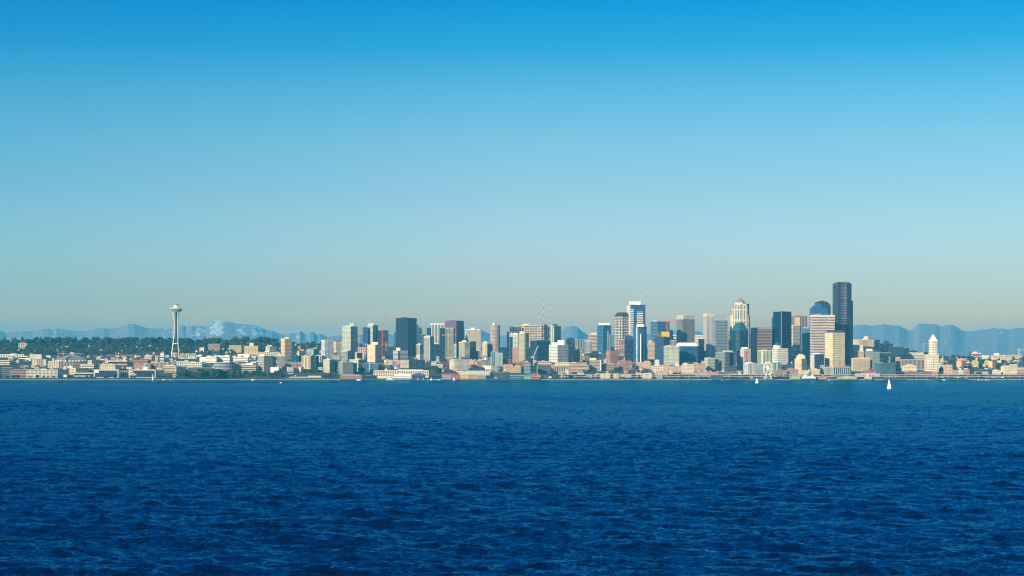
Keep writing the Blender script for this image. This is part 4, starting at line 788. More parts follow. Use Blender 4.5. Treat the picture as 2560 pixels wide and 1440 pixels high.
T2 = '''
office_tower|1274,-,1303|817,850|G:10:7|6a7c80|N|cap:4a4a50;pent:.4:.8:3:c0b8a0|grey glass tower with an overhanging dark roof behind the cream hotel
hotel|1302,1311,1357|813,848|P:7:13:.75:.5|f0cfa0|K|pent:.08:.36:4:f2d8ac;zt:.8;cap:eed2a8|broad cream peach hotel slab with rows of dark square windows
office_tower|1356,-,1368|812,850|G:12:4|3c3440|N||dark maroon side tower joined to the cream peach hotel
office_tower|1369,1385,1403|815,856|G:16:9|8c9a90|G|pent:.35:.75:5:4c4a50;pent:.1:.4:2:dce0d4;lw:b8b89c|grey green glass tower with stepped roof beneath the radio masts
apartment_tower|1267,-,1273|831,893|G:20:2|24344c|N||thin dark blue edge slab beside the teal gridded tower
apartment_tower|1272,-,1295|836,893|P:6:16:.45:.55|d8e0c4|T|dome:4:e6d8b4:.3:1;pent:.5:.95:4:f6f2e0;bay:.08:.4:0:.9:T|teal and white gridded tower with a cream roof drum
brick_building|1281,-,1296|869,907|B|a86454|N||plain red orange wall block between the teal tower and the beige tower
apartment_tower|1295,1312,1324|833,908|P:12:24:.45:.5|c0b08c|N|oct:.12;pent:.1:.5:5:ddd4b0|tall beige rounded corner tower before the dark blue grid office
office_building|1326,1344,1376|850,902|G:17:12|465a6c|N|roof:b8ae9c;cap:c0b8a4|wide dark blue gridded office block behind the white luffing crane
apartment_tower|1373,1394,1421|862,907|P:9:12:.6:.5|eceada|N|pent:.15:.45:6:f2eee0;pent:.45:.8:12:f4f0e4|white stepped condo block with green terraces
office_tower|1416,-,1438|851,872|G:7:7|203348|N|barrel:7:20344a|dark blue round topped tower behind the white condo block
apartment_tower|1422,-,1437|866,907|G:14:5|1d3148|N||dark navy mid rise below the round topped tower
office_building|1440,-,1472|848,872|V:8:.5|8c9a84|T|cap:5a6054|green grey building with tan stripes between the round top and striped block
apartment_tower|1460,-,1480|852,883|V:7:.55|cfd0c4|N|pent:.3:.6:2|white and dark vertical striped tower by the cream banded block
office_tower|1471,-,1495|835,876|H:11:.5|f0cfa4|N|pent:.3:.9:3:f2dab4|cream block with even dark bands beside the teal glass tower
office_tower|1494,1508,1529|813,884|G:20:9|48788c|B|pent:.1:.92:6:f4eccc;bay:.55:.62:.05:.8:dfe8e0;bay:.8:.86:.0:.7:dfe8e0|teal glass tower with a flat white rooftop box
apartment_building|1436,-,1456|875,906|P:5:8:.55:.5|b88e74|N|cap:d8c4a4|brown and cream banded mid rise on the hill street
office_building|1475,-,1497|882,908|G:7:6|3c4452|N||dark grey blue office before the cream banded block
office_building|1496,-,1516|884,903|G:7:6|58807c|T|pent:.1:.3:3:e8e0cc|teal grey office beside the brick red block
brick_building|1516,1526,1548|877,912|P:9:12:.4:.45|9c6458|K|roof:9a5a4c|tall brick red block with small windows below the twin glass towers
office_building|1424,-,1468|907,929|H:6:.45|e2bd96|N|pent:.1:.4:2|pinkish cream stepped bands office over the waterfront road
office_building|1474,-,1503|900,927|H:7:.4|bda68a|G|pent:.0:.6:5:ecd28c;bay:.9:1:0:1:d8d8d0|tan banded office with a yellow drum roof
office_building|1385,-,1432|916,928|V:8:.35|9a9488|K|roof:a8a294|grey concrete hall with tall slot windows
office_building|1310,1326,1344|914,936|H:6:.5|7c9894|T|bay:.92:1:0:1:e0e4dc|curved teal glass office at the head of the aquamarine pier
office_building|1344,-,1377|913,933|B|4a525c|N|cap:586068|blank dark grey box hall beside the curved teal office
brick_building|1376,-,1387|911,922|B|bc6850|N||small bright red orange wall between the dark box and grey hall
pier_shed|1275,-,1310|938,948|G:2:9|6ea29c|T|roof:e0ded0|aquamarine pier building with white roof edge
pier_shed|1310,-,1328|939,948|P:5:2:.5:.5|8cb0a8|N||pale aqua pier annex next to the red pier building
pier_shed|1327,-,1348|934,947|H:2:.3|b0584c|N|roof:b8605a|bright red pier building with a boxy front
office_building|1257,-,1276|898,915|P:4:3:.5:.5|8c4340|K|cap:d8c4b4|dark red block with a white cornice beside the grey green slabs
brick_building|1258,-,1282|911,921|B|e08066|N|roof:b06858|salmon red low wall building under the dark red block
apartment_building|1262,-,1302|917,932|P:8:3:.5:.5|c8b080|N|pent:.6:.95:3:d8b850|tan and yellow terraced block behind the colonnaded pier building
apartment_building|1302,-,1311|917,934|G:5:2|203850|N||dark navy gap block beside the curved teal office
apartment_building|1345,-,1378|903,914|P:8:2:.5:.5|cdb696|N|pent:.3:.5:2|cream low row under the dark blue grid office
brick_building|1290,-,1326|905,917|P:9:2:.4:.4|8a5a50|K|pent:.2:.5:2|reddish brown low row beneath the beige tower
apartment_building|1390,-,1424|906,917|P:9:2:.4:.5|ecdcae|N||cream low row beneath the white stepped condo block
# ---- downtown core
office_tower|1534,1552,1580|792,884|P:8:13:.6:.74|c4b8aa|N|oct:.16;pyr:11:.62:3c3038|cream gridded skyscraper with a dark mansard roof
office_tower|1569,1576,1614|762,884|G:34:11|3a5f80|B|pent:.1:.75:9:f6f0da;lw:c8c8c4;bay:.0:.22:.0:.92:e6e0ceh;bay:.42:.84:.0:.86:ece6d4h|tall blue and white banded skyscraper flying a flag
office_building|1548,-,1563|848,890|H:14:.5|d8a888|N|cap:d8a888|pink cream banded side of the round roofed office
office_tower|1562,-,1583|848,905|G:18:7|22406a|N|barrel:10:2a4468;cap:3a4a6c|dark blue office with a barrel vault roof
office_tower|1582,1591,1620|817,907|G:24:9|2d6c8c|B|oct:.25;pent:.25:.8:7:f0e4c4;bay:.12:.18:0:1:eef0e4;bay:.45:.53:0:.8:e6ecdc|blue glass tower with white fins and a cream cap
office_tower|1620,-,1637|857,898|P:7:12:.45:.5|dcb88e|N|pent:.1:.6:7:d8b890|old tan stone tower between the blue glass towers
office_tower|1629,1644,1675|803,850|G:18:9|70889a|B|pent:.0:.3:2:d8d8cc;pent:.35:.95:1:e4a690;cap:c8c8bc|grey blue glass tower with unfinished top and red crane
construction_tower|1638,1659,1675|842,908|G:20:7|1c3c58|N|lw:1f3c58;pent:.0:.55:10:6a5a3c;pent:.45:1:13:d8a838|dark unfinished tower wrapped in yellow at the top
office_tower|1674,-,1683|826,857|G:9:3|203450|N||small dark navy tower behind the yellow wrapped tower
office_tower|1694,1708,1738|788,876|V:11:.6|c4b6a0|K|zt:.9;cap:cfc4b0|grey skyscraper with fine dark vertical stripes and solid top band
office_building|1681,-,1694|838,856|H:4:.4|e0d0b4|N||small cream banded block peeking beside the striped skyscraper
office_building|1677,-,1694|851,872|V:5:.4|b8aa9c|N|cap:dcd2c0|grey cream block with vertical ribs over the balcony condos
apartment_tower|1661,-,1698|865,913|P:12:14:.55:.45|c4c4aa|G|cap:d8d4c0;balc:14:.3:.95:c8c8b4|pale olive balcony condo block in front of the yellow wrapped tower
office_building|1691,1697,1750|865,910|G:14:14|316487|B|oct:.1;cap:ece6d4;pyr:8:.8:ece4d0|wide blue glass office with a sloping white gridded top
office_building|1738,-,1760|838,862|P:7:4:.5:.5|ece0c8|N||white top floors with square windows behind the striped slab tower
office_tower|1747,-,1761|848,908|G:18:5|1f3450|N||dark navy strip tower between blue office and slab tower
office_tower|1760,1767,1789|785,906|V:7:.3|dcd4ca|G|lw:d0bca6;cap:b8bcb4|pale slab tower with grey vertical stripes
office_tower|1788,-,1819|800,897|G:26:9|a4b6c0|G|pent:.0:.82:15:8a9c98|light blue glass tower with a grey finned crown
office_building|1818,-,1829|826,875|H:14:.5|dcae80|N||narrow tan banded tower between two tall towers
office_building|1822,-,1830|851,905|G:16:3|22344c|N||dark maroon navy sliver before the tan banded tower
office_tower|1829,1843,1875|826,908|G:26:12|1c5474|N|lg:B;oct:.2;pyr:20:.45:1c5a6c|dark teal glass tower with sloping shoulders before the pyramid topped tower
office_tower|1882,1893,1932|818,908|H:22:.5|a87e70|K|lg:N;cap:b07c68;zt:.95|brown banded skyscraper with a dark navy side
office_tower|1930,-,1938|793,905|G:28:2|5a7488|B||thin blue grey slab beside the dark brown skyscraper
office_tower|1937,1953,1981|779,908|G:34:14|3c3640|K|lg:N;bay:.0:.02:.15:1:cfb8a8|dark brown glass skyscraper with one thin pale edge
office_tower|1982,1986,2019|786,870|V:9:.5|b89c88|K|cap:b0aca4;bay:.02:.45:.55:.92:e0bc94|pink tan tower with dark stripes behind the rounded grid tower
office_tower|1963,1978,2007|814,888|P:14:21:.55:.55|e4d0b0|N|oct:.18;pent:.3:.6:2|cream grid tower with rounded corners
office_tower|2002,-,2014|804,858|P:4:16:.5:.5|dcd8cc|N||white grey strip tower behind the cream grid tower
office_tower|2005,-,2028|820,880|G:16:6|9cb0ac|B||pale blue green tower low behind the navy slab
office_tower|2008,2018,2035|833,912|G:24:7|1a3154|N|lg:N|navy blue glass slab in front of the tan banded skyscraper
office_tower|2028,2031,2074|788,915|H:30:.45|efd8c0|K|cap:f0d4b4|tall pink cream banded skyscraper with a blank top band
office_tower|2073,-,2087|788,914.6|H:30:.45|e2cab2|K||matching pink cream banded corner wing of the tall banded skyscraper
office_tower|2068,2082,2115|832,925|P:10:21:.38:.42|f0dba4|N|pyr:6:.7:4c4650;mast:.4:3;mast:.55:3|cream yellow office block with small square windows and dark hat roof
office_building|2030,2036,2061|886,926|G:9:9|4c5c74|N|pent:.1:.7:4:ece4cc;lw:c4c0b0;lg:G|blue grey mid rise with a cream end wall under the tall banded skyscraper
office_building|1935,1944,1972|871,912|P:11:9:.5:.5|efe8d4|N|dome:8.5:10685c:.3:7|white gridded office with a drum and green dome
office_building|1971,-,1992|871,912|G:10:7|1f3a58|N||dark blue stepped office beside the green domed office
apartment_tower|1897,1903,1942|876,910|V:11:.5|d2d8b8|G|pent:.2:.5:2:ece8d8;bay:.0:.12:0:1:e8e4b4|pale green striped condo block behind the ferris wheel
apartment_tower|1853,1860,1878|872,927|P:7:17:.5:.5|ecd4c0|N|pent:.1:.7:4:f4ecdc;bay:.3:.42:0:.9:b86058|white and pink condo tower with red bays by the pyramid topped tower
apartment_tower|1843,-,1854|876,922|G:14:4|1e2f50|N||dark navy slab joined to the white and pink condo tower
apartment_tower|1792,1812,1842|880,930|G:14:13:.7:.6|8c9484|G|pent:.35:.85:4:a8b8a4;bay:.4:.75:.3:.95:N|broad green grey glass condos with a pale terrace roof
apartment_building|1776,-,1794|874,900|G:8:6|8c8880|N|pent:.2:.5:2|purple grey block at the foot of the pale slab tower
apartment_tower|1763,1770,1789|895,928|P:7:9:.6:.55|d2d4bc|G|cap:eae8d8|white green gridded condo block by the dark navy slab
apartment_tower|1788,-,1797|899,930|G:9:3|1b2f4a|N||dark navy side slab of the white green condo block
apartment_tower|1860,-,1872|909,935|P:3:9:.5:.5|e8e2d2|N|pent:.4:1:3:f6f2e4|white narrow condo block by the ferry wheel street
apartment_tower|1871,-,1888|907,935|V:5:.45|c4c4bc|N|pent:.1:.5:2:f0ece0|pale grey ribbed condo block nearer the ferris wheel
apartment_tower|1888,-,1912|910,936|P:6:9:.6:.55|a4acac|N||grey white gridded condo block touching the ferris wheel outline
apartment_tower|1928,1936,1955|907,928|P:6:6:.6:.6|9cb8b0|T|bay:.3:.45:0:1:e8ecdc|teal green apartment block just beyond the ferris wheel
apartment_building|1968,-,1981|908,924|G:5:4|2a4458|B|pent:.8:1:3:f8f4ec|dark blue low block with a white round tank
brick_building|1932,1936,1969|926,941|P:10:4:.4:.45|b8967c|K|roof:c4a890|tan brown brick block above the elevated road past the wheel
brick_building|1968,-,1996|923,940|P:8:4:.4:.4|a06e66|K|pent:.1:.6:3:a87468|rose pink brick block beside the stepped cream tower
brick_building|1996,-,2022|926,940|P:9:5:.4:.4|e0cba4|N||cream brick base wing at the foot of the stepped cream tower
office_building|2030,-,2050|923,937|P:7:4:.4:.4|e2c898|N|pent:.2:.7:2|cream yellow corner building under the blue grey mid rise
office_building|2052,-,2062|913,931|V:2:.4|c8d0c8|N||white framed slim block beside the courthouse like federal building
office_building|2067,2084,2131|918,939|V:9:.6|dcdabc|G|roof:c09080;pent:.1:.5:2:c49484;pent:.6:.95:2:c49484|cream grey federal block with glass bays and pink roof
office_building|2190,-,2227|882,925|G:10:8|33505e|N|cap:a8b0a0;bay:.85:.97:0:.8:6c8484|dark blue glass court office in a pale green frame
office_building|2183,-,2199|880,930|V:6:.35|7e8c8c|G||grey ribbed stone tower beside the dark glass court office
office_building|2166,-,2184|877,900|V:8:.3|a8a89c|G|pent:.0:.9:5:e8e0cc|pale grey ribbed block with a white roof house
office_tower|2133,-,2160|878,898|V:11:.35|ead0a0|G|cap:f0dcb4;pent:.0:.98:16:d4ccbc|stepped cream tower block with a grey white upper stage
office_building|2133,-,2175|895,928|V:17:.4|ecc998|G|cap:f0d8ac|broad orange cream base block with fine ribs beside the black skyscraper
brick_building|2164,-,2190|927,937|P:8:2:.4:.4|96444a|K|dome:7:8c3c44:.5:0|dark red brick building with a round red roof
office_building|2195,2202,2241|908,937|P:16:10:.5:.4|4d6c74|N|pent:.1:.35:3:7c9494|wide grey teal federal office block above the viaduct
apartment_building|2240,-,2251|894,922|P:5:10:.4:.4|d0a078|N||tan brick tower beside the columned courthouse
hospital|2149,-,2187|850,866|V:14:.35|dcb890|N|dome:8:e2c29a:.5:3;pent:.02:.3:2|peach hilltop hospital with a rounded art deco centre
apartment_building|2134,-,2146|849,861|P:4:3:.4:.4|efe2c4|N||small cream hilltop block beside the peach hospital
hospital|2187,-,2200|850,875|G:8:4|2c4458|N||dark blue hilltop block behind the peach hospital
hospital|2200,-,2232|859,880|G:7:8|2a4058|N|pent:.35:.75:7:2c4258|long dark hilltop hospital wing with a roof tower
office_building|2225,-,2258|868,888|P:10:4:.5:.4|2f4656|N||dark stepped hillside office below the hospital wing
courthouse|2259,-,2312|886,897|P:13:2:.5:.5|d2c8b0|N|cap:b8b0a4;pent:.03:.97:5:c4bcae|upper grey cream courthouse stage with a row of square windows
courthouse|2255,-,2314|899,924|V:18:.45|aaa094|K|cap:d8ccb4;zb:.1|long grey courthouse front with tall columns
'''
T3 = '''
# ---- right hand slope
apartment_building|2240,-,2250|893,922|P:4:8:.4:.4|d8a884|N||salmon tan brick end block left of the courthouse steps
apartment_building|2362,-,2381|912,937|P:6:6:.4:.4|e2b894|K||peach apartment house with small windows near the viaduct
apartment_building|2374,2378,2392|901,926|P:4:6:.4:.4|ead2b4|N|pent:.0:.9:5:e8cc98|cream and pink stepped apartment house on the slope
apartment_building|2392,2404,2419|902,922|P:6:6:.4:.4|e8c08c|N|pent:.1:.9:2:c86a54|orange cream apartment block with a reddish roof
apartment_building|2395,-,2409|925,937|P:4:3:.5:.5|efe6cc|N||white low apartment house above the viaduct
brick_building|2381,-,2394|925,937|P:5:4:.4:.4|c07c5c|K|cap:ece4d4|red brown brick house with a white top by the viaduct
brick_building|2410,-,2424|925,937|P:4:3:.4:.4|b06a58|K||small red brick house by the viaduct
apartment_building|2433,2435,2447|903,921|P:4:6:.5:.4|ead48c|N|pent:.2:.9:1|pale yellow apartment block alone in the slope trees
apartment_building|2431,-,2452|882,898|H:2:.25|e0dccc|N|bay:.05:.9:.45:.85:b03450;pent:.1:.6:3|cream school with a crimson band on the ridge
apartment_building|2455,-,2473|888,898|P:6:3:.4:.4|f2f0e4|N||white apartment slab on the ridge beside the crimson banded school
apartment_building|2464,-,2476|905,918|P:4:4:.5:.4|e6c078|N||golden low block joined to the yellow and red block
brick_building|2474,2481,2492|903,922|B|c05c48|N|lw:ecc070|yellow and brick red corner block on the slope
hospital|2482,-,2512|888,900|P:8:3:.5:.4|eccf92|N|pent:.2:.6:5:ece8dc|golden ridge hospital with a white top block
hospital|2505,-,2531|889,904|P:8:3:.5:.4|e4c49c|N|pent:.1:.4:2|pinkish cream ridge wing near the right edge
apartment_building|2527,-,2556|887,897|P:9:2:.5:.5|d8c4a4|N||cream long ridge building at the right edge
warehouse|2508,2512,2545|916,937|P:9:3:.3:.3|efdcac|N|pent:.05:.5:2|big cream warehouse above the viaduct near the right edge
office_building|2527,-,2544|911,926|P:6:2:.5:.5|ece2c8|N||white windowed office behind the big cream warehouse
office_building|2440,-,2499|923,932|G:2:14|52685c|T|cap:8ca08c|long low green grey hall on the slope above the viaduct
house|2441,-,2471|929,937|P:7:2:.4:.4|d0b090|K||low tan row house block right above the viaduct
apartment_building|2484,-,2502|926,937|P:4:2:.4:.4|ece4c8|N|pent:.1:.6:2|white cubic house above the viaduct
warehouse|2540,-,2566|908,922|H:2:.4|4c6468|N||dark teal roofed hall at the right edge
brick_building|2548,-,2575|922,934|B|c4705c|N|gable:3:e0dccc:x|pinkish red shed with a white roof at the right edge
brick_building|2265,-,2331|929,939|P:20:3:.5:.4|7c7068|K|pent:.15:.3:3:c07868|long grey brown brick row before the white pointed tower
brick_building|2331,-,2344|928,940|P:4:3:.4:.4|cc8a64|K|cap:efe2cc|orange brick corner building at the foot of the white pointed tower
apartment_building|2259,-,2292|915,930|P:8:2:.3:.4|e8d8ac|N|pyr:5:.2:dccca4|cream pavilion roofs at the foot of the courthouse
# ---- market and low waterfront blocks
brick_building|1547,1553,1580|902,925|P:9:7:.4:.45|a86e5c|K|pent:.2:.5:3:b07c68|reddish brick market hotel below the barrel roofed office
apartment_building|1560,-,1577|894,905|P:5:2:.5:.4|ead8a8|N|cap:f0e4bc|cream old block with tall top windows over the market
brick_building|1591,-,1625|905,922|P:9:4:.3:.35|dba876|N|pent:.6:1:3:e0b080|sandy orange brick block below the finned blue tower
brick_building|1637,-,1648|900,918|P:2:3:.3:.35|e8e2ce|N|pyr:1:.6:c8c0ac|white stone tower house over the market
brick_building|1628,-,1664|914,930|P:9:3:.45:.45|dccaa8|N||cream market arcade with arched windows
brick_building|1660,-,1706|915,931|P:14:5:.4:.45|d09c88|K|roof:dcb8a0|long rose pink gridded market block
brick_building|1640,-,1669|928,938|P:10:2:.45:.5|e8b070|K||orange cream low block with regular windows near the viaduct
brick_building|1706,-,1735|911,934|P:7:6:.4:.4|e6d4a6|N|pent:.1:.45:4|cream stone block between the rose blocks of the market
brick_building|1737,-,1764|909,930|P:8:6:.4:.4|c8a08c|K|pent:.1:.3:3|tan rose block below the wide blue office
brick_building|1766,-,1803|930,940|P:12:2:.4:.4|bc7468|K|pent:.2:.4:3|dusty red low block above the viaduct
brick_building|1737,-,1768|929,939|P:9:2:.4:.4|b88074|K||dusty pink low block above the viaduct
brick_building|1503,-,1545|911,926|P:10:3:.5:.4|7c5c54|K|pent:.3:.5:3:c8a484|mottled brown low block in the shade of the brick red block
office_building|1795,-,1845|929,941|V:14:.4|76747c|N||grey purple hall beneath the green grey condos
pier_shed|1825,-,1869|935,945|H:2:.45|ecd2a0|N|roof:f4dca8|cream two deck terminal building behind the small sailboat
pier_shed|1779,-,1807|941,949|V:9:.3|3c5868|T|gable:3:44606c:x|teal grey pier shed with a sloped roof
apartment_tower|1989,2004,2019|897,937|P:8:14:.5:.45|eccf98|K|pent:.14:.86:8:e6cc9a;pent:.3:.7:12:dcc49a|stepped art deco cream tower by the elevated road
pier_shed|1977,-,2000|943,949|P:7:1:.5:.5|d8c070|N|gable:5:8ca47c:y|yellow and green gabled pier pavilion
pier_shed|2048,-,2068|944,949|P:5:1:.3:.3|c07a64|N|gable:6:b86c58:y|salmon red gabled pier shed beside the ferry dock
pier_shed|2096,-,2142|944,949|P:14:1:.4:.5|c4bc94|N|gable:5:a8a484:y|olive cream gabled terminal pier below the cream federal block
pier_shed|2163,-,2180|943,949|H:1:.2|ecc894|N|pent:.4:.55:9:ecdcc0|peach low fireboat station with a small tower
pier_shed|2142,-,2200|934,941|P:14:1:.5:.5|e0d8c8|K||long white roofed ferry holding shed on posts
pier_shed|2210,-,2246|936,943|H:1:.4|c8c09c|K|roof:dcd6b8|olive cream dock building on posts near the large sailboat
office_building|1395,-,1413|929,942|V:8:.5|dcd0a4|N||cream striped condo wing west of the slim condo tower
apartment_tower|1413,-,1422|925,942|P:3:4:.4:.5|ead9b4|G|pent:.0:.5:2|slim pale condo tower rising from the waterfront row
apartment_building|1422,-,1431|929,943|V:4:.5|9ca098|N||grey ribbed condo wing east of the slim condo tower
apartment_building|1443,-,1459|932,945|P:5:4:.4:.4|e2cfa4|N|pent:.1:.3:1|first cream waterfront condo after the grey ribbed wing
apartment_building|1472,-,1480|936,944|P:3:3:.5:.5|d8c890|N||yellowish tiny waterfront condo between dark trees
apartment_building|1500,-,1526|934,946|P:8:4:.4:.45|e0d0a8|K|pent:.1:.2:1;pent:.6:.8:1|cream waterfront condos under the mottled brown block
apartment_building|1533,-,1548|934,946|P:5:4:.4:.5|dccaa0|N||cream waterfront condo below the reddish brick market hotel
apartment_building|1552,-,1578|935,944|P:7:3:.4:.4|d8c098|K|pent:.4:.6:1|tan cream condo row before the thin white flagpole
apartment_building|1605,-,1630|934,946|P:8:4:.4:.5|e0d4b0|N|pent:.1:.9:1|cream and grey condo row under the sandy orange block
apartment_building|1642,-,1656|935,946|V:5:.5|ece4cc|N||white striped condo under the orange cream low block
'''
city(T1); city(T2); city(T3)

# ------------------------------------------------------------------ landmarks
def site(px, row, name, label, cat, Yf=None, group=None):
    Y = Yf or solve_depth(px, row); x = px2x(px, Y); z = max(2.8, float(ground_z(x, Y)))
    o = empty(name, (x, Y, z)); tag(o, label, cat, group); PLACED.append((px, row, label)); return o, Y, Y/F, z
def rel(row, Y, z): return row2z(row, Y)-z

def observation_tower():
    o, Y, s, zg = site(440.5, 893, 'observation_tower', 'slender white observation tower with a flying saucer top', 'observation tower')
    R = lambda r: rel(r, Y, zg)
    cream = wallm('e6d4a6'); dark = wallm('2c2830'); white = wallm('f2ead2')
    prof = [(893, 12.0), (883, 11.2), (872, 9.8), (861, 8.3), (848, 6.6), (836, 5.3), (825, 4.7), (812, 4.6), (803, 4.9), (795, 6.2), (786, 7.8), (778.5, 9.0)]
    for ang in (200, 322, 82):
        a = radians(ang); m = MB(); tx, ty = -sin(a), cos(a)
        for sgn in (-1, 1):
            pts = []
            for row, r in prof:
                sep = s*(.35+max(0, (r-4.6))*.30)*sgn
                pts.append((cos(a)*r*s+tx*sep, sin(a)*r*s+ty*sep, R(row)))
            pts[0] = (pts[0][0], pts[0][1], -2)
            for p, q in zip(pts, pts[1:]): m.bar(p, q, 2.1 if sgn > 0 else 2.1)
        for k in range(1, 6):
            row, r = prof[k]; sep = s*(.35+max(0, (r-4.6))*.30)
            m.bar((cos(a)*r*s-tx*sep, sin(a)*r*s-ty*sep, R(row)), (cos(a)*r*s+tx*sep, sin(a)*r*s+ty*sep, R(row)), 1.3)
        m.build('leg', cream, o)
    c = MB(); c.prism(ringplan(0, 0, 2.3*s, 2.3*s, 6), -2, R(778)); c.build('elevator_core', dark, o)
    for k, (row, r, h) in enumerate(((860, 8.2, 1.6), (884, 12.6, 1.8), (888.5, 11.5, 1.2))):
        b = MB(); b.prism(ringplan(0, 0, r*s, r*s, 12, .26), R(row), R(row-h)); b.build('platform', white if k != 1 else cream, o)
    sd = MB(); sd.lathe([(9.2*s, R(779.4)), (13.4*s, R(778.4)), (13.6*s, R(777.4)), (12.4*s, R(777.2))], 36); sd.build('lower_ring', white, o)
    gl = MB(); gl.lathe([(12.2*s, R(777.3)), (13.8*s, R(774.2))], 36); gl.build('window_wall', glass('N'), o)
    hd = MB(); hd.lathe([(13.6*s, R(774.4)), (17.9*s, R(773.3)), (17.9*s, R(772.7)), (13.6*s, R(771.4))], 36); hd.build('halo_disc', white, o)
    ob = MB(); ob.lathe([(13.2*s, R(771.6)), (13.2*s, R(770.3))], 36); ob.build('observation_deck', glass('K'), o)
    rf = MB(); rf.lathe([(13.6*s, R(770.4)), (13.2*s, R(769.6)), (9.5*s, R(768.4)), (6.2*s, R(766.6)), (5.0*s, R(764.6)), (4.9*s, R(762.2)), (3.2*s, R(761.8))], 36)
    rf.build('roof', cream, o)
    cp = MB(); cp.lathe([(4.6*s, R(762.2)), (4.4*s, R(760.9)), (0, R(760.6))], 24); cp.build('crown', dark, o)
    sp_ = MB(); sp_.bar((0, 0, R(761)), (0, 0, R(748)), 1.3, 0, .4); sp_.build('spire', wallm('9a9690'), o)
observation_tower()

def slab(m, x0, x1, Y, s, z0, z1, ox, deep, y0=0, mi=0):
    m.prism([((x0-ox)*s, y0), ((x1-ox)*s, y0), ((x1-ox)*s, y0+deep), ((x0-ox)*s, y0+deep)], z0, z1, mi)

def black_skyscraper():
    o, Y, s, zg = site(2109, 911, 'black_skyscraper', 'tallest black skyscraper with three stepped glass facets', 'skyscraper')
    R = lambda r: rel(r, Y, zg); ox = 2109
    take([(px2x(2080, Y), Y-5), (px2x(2136, Y), Y+60)])
    side = facade('28394f', 'N', 5.5, 3.9, .85, .6); mid = facade('5a5660', 'N', 60, 6.2, 1.1, .6)
    X = lambda px: (px-ox)*s
    def facet(name, pts, top, mat):
        m = MB(); m.prism([(X(a), b) for a, b in pts], -2, R(top)); m.build(name, mat, o)
    facet('west_facet', [(2085, 4), (2095.6, 0), (2095.6, 30), (2085, 30)], 708, side)
    cv = []          # shallow curved middle facet
    for i in range(9):
        t = i/8; cv.append((2096+21.2*t, -1.0+5.5*(1-(2*t-1)**2)))
    facet('middle_facet', cv+[(2117.2, 34), (2096, 34)], 704.5, mid)
    facet('east_facet', [(2117.6, 0), (2130, 8), (2130, 34), (2117.6, 34)], 708, side)
    facet('lower_step', [(2120, 1), (2134, 12), (2134, 46), (2130.4, 46), (2130.4, 7.5)], 752, side)
    m = MB(); m.prism([(X(2091), 6), (X(2126), 8), (X(2126), 26), (X(2091), 26)], R(709), R(705.6)); m.build('roof_plant', wallm('5a5450'), o)
    m = MB(); m.bar((X(2118.5), 15, R(706)), (X(2118.5), 15, R(699)), 1.0, 0, .5); m.bar((X(2111), 15, R(706)), (X(2111), 15, R(702)), .9); m.build('antenna', wallm('8a8a88'), o)
black_skyscraper()

def pyramid_tower():
    o, Y, s, zg = site(1852, 902, 'postmodern_skyscraper', 'cream skyscraper with arched shoulders under a grey pyramid roof', 'skyscraper', )
    R = lambda r: rel(r, Y, zg); X = lambda px: (px-1852)*s
    wl_ = facade('ecd6a8', 'B', 6.3, 40, .5, .92); ws = facade('e8d2a6', 'B', 4.4, 4.4, .5, .5)
    cream = wallm('e6cfa2'); grey = wallm('8c8484')
    m = MB(); m.prism([(X(1828), 10), (X(1833), 3), (X(1872), 3), (X(1876.5), 10), (X(1876.5), 48), (X(1828), 48)], -2, R(787)); m.build('shoulder_block', ws, o)
    m = MB(); m.prism([(X(1832.5), 2), (X(1836), 0), (X(1851), -2), (X(1868), 0), (X(1873), 6), (X(1873), 44), (X(1832.5), 44)], -2, R(763)); m.build('shaft', wl_, o)
    m = MB(); m.prism([(X(1868.3), -.4), (X(1873.2), 5.6), (X(1873.2), 44), (X(1868.3), 44)], R(786), R(759.5)); m.build('dark_corner', glass('N'), o)
    for a0, a1 in ((1833, 1843.5), (1852, 1868)):
        m = MB(); n = 12; c_ = (a0+a1)/2; r = (a1-a0)/2
        fr = [(X(c_-r*cos(pi*i/n)), -1.2, R(763.2)+r*.62*s*sin(pi*i/n)) for i in range(n+1)]
        bk = [(p[0], 40, p[2]) for p in fr]
        for i in range(n): m.quad(fr[i], fr[i+1], bk[i+1], bk[i])
        m.poly(fr[::-1]); m.poly(bk); m.build('arched_gable', grey, o)
        m = MB(); fr2 = [(X(c_-r*.72*cos(pi*i/n)), -1.5, R(763.2)+r*.42*s*sin(pi*i/n)) for i in range(n+1)]
        m.poly(fr2[::-1]); 
        fb = [(p[0], -1.15, p[2]) for p in fr2]
        for i in range(n): m.quad(fr2[i], fr2[i+1], fb[i+1], fb[i])
        m.build('arch_face', cream, o)
    m = MB(); m.prism(ringplan(X(1852), 22, 14.2*s, 14.2*s*.8, 8, pi/8), R(764), R(756)); m.build('drum', cream, o)
    p0 = [(x, y, R(756.2)) for x, y in ringplan(X(1852), 22, 14.6*s, 14.6*s*.8, 8, pi/8)]; p1 = [(x, y, R(744)) for x, y in ringplan(X(1852), 22, 1.6*s, 1.6*s, 8, pi/8)]
    m = MB(); m.taper(p0, p1); m.build('pyramid_roof', grey, o)
    m = MB(); m.prism(ringplan(X(1852), 22, 1.5*s, 1.5*s, 8), R(744.3), R(741.6)); m.build('lantern', wallm('b8b4a8'), o)
pyramid_tower()

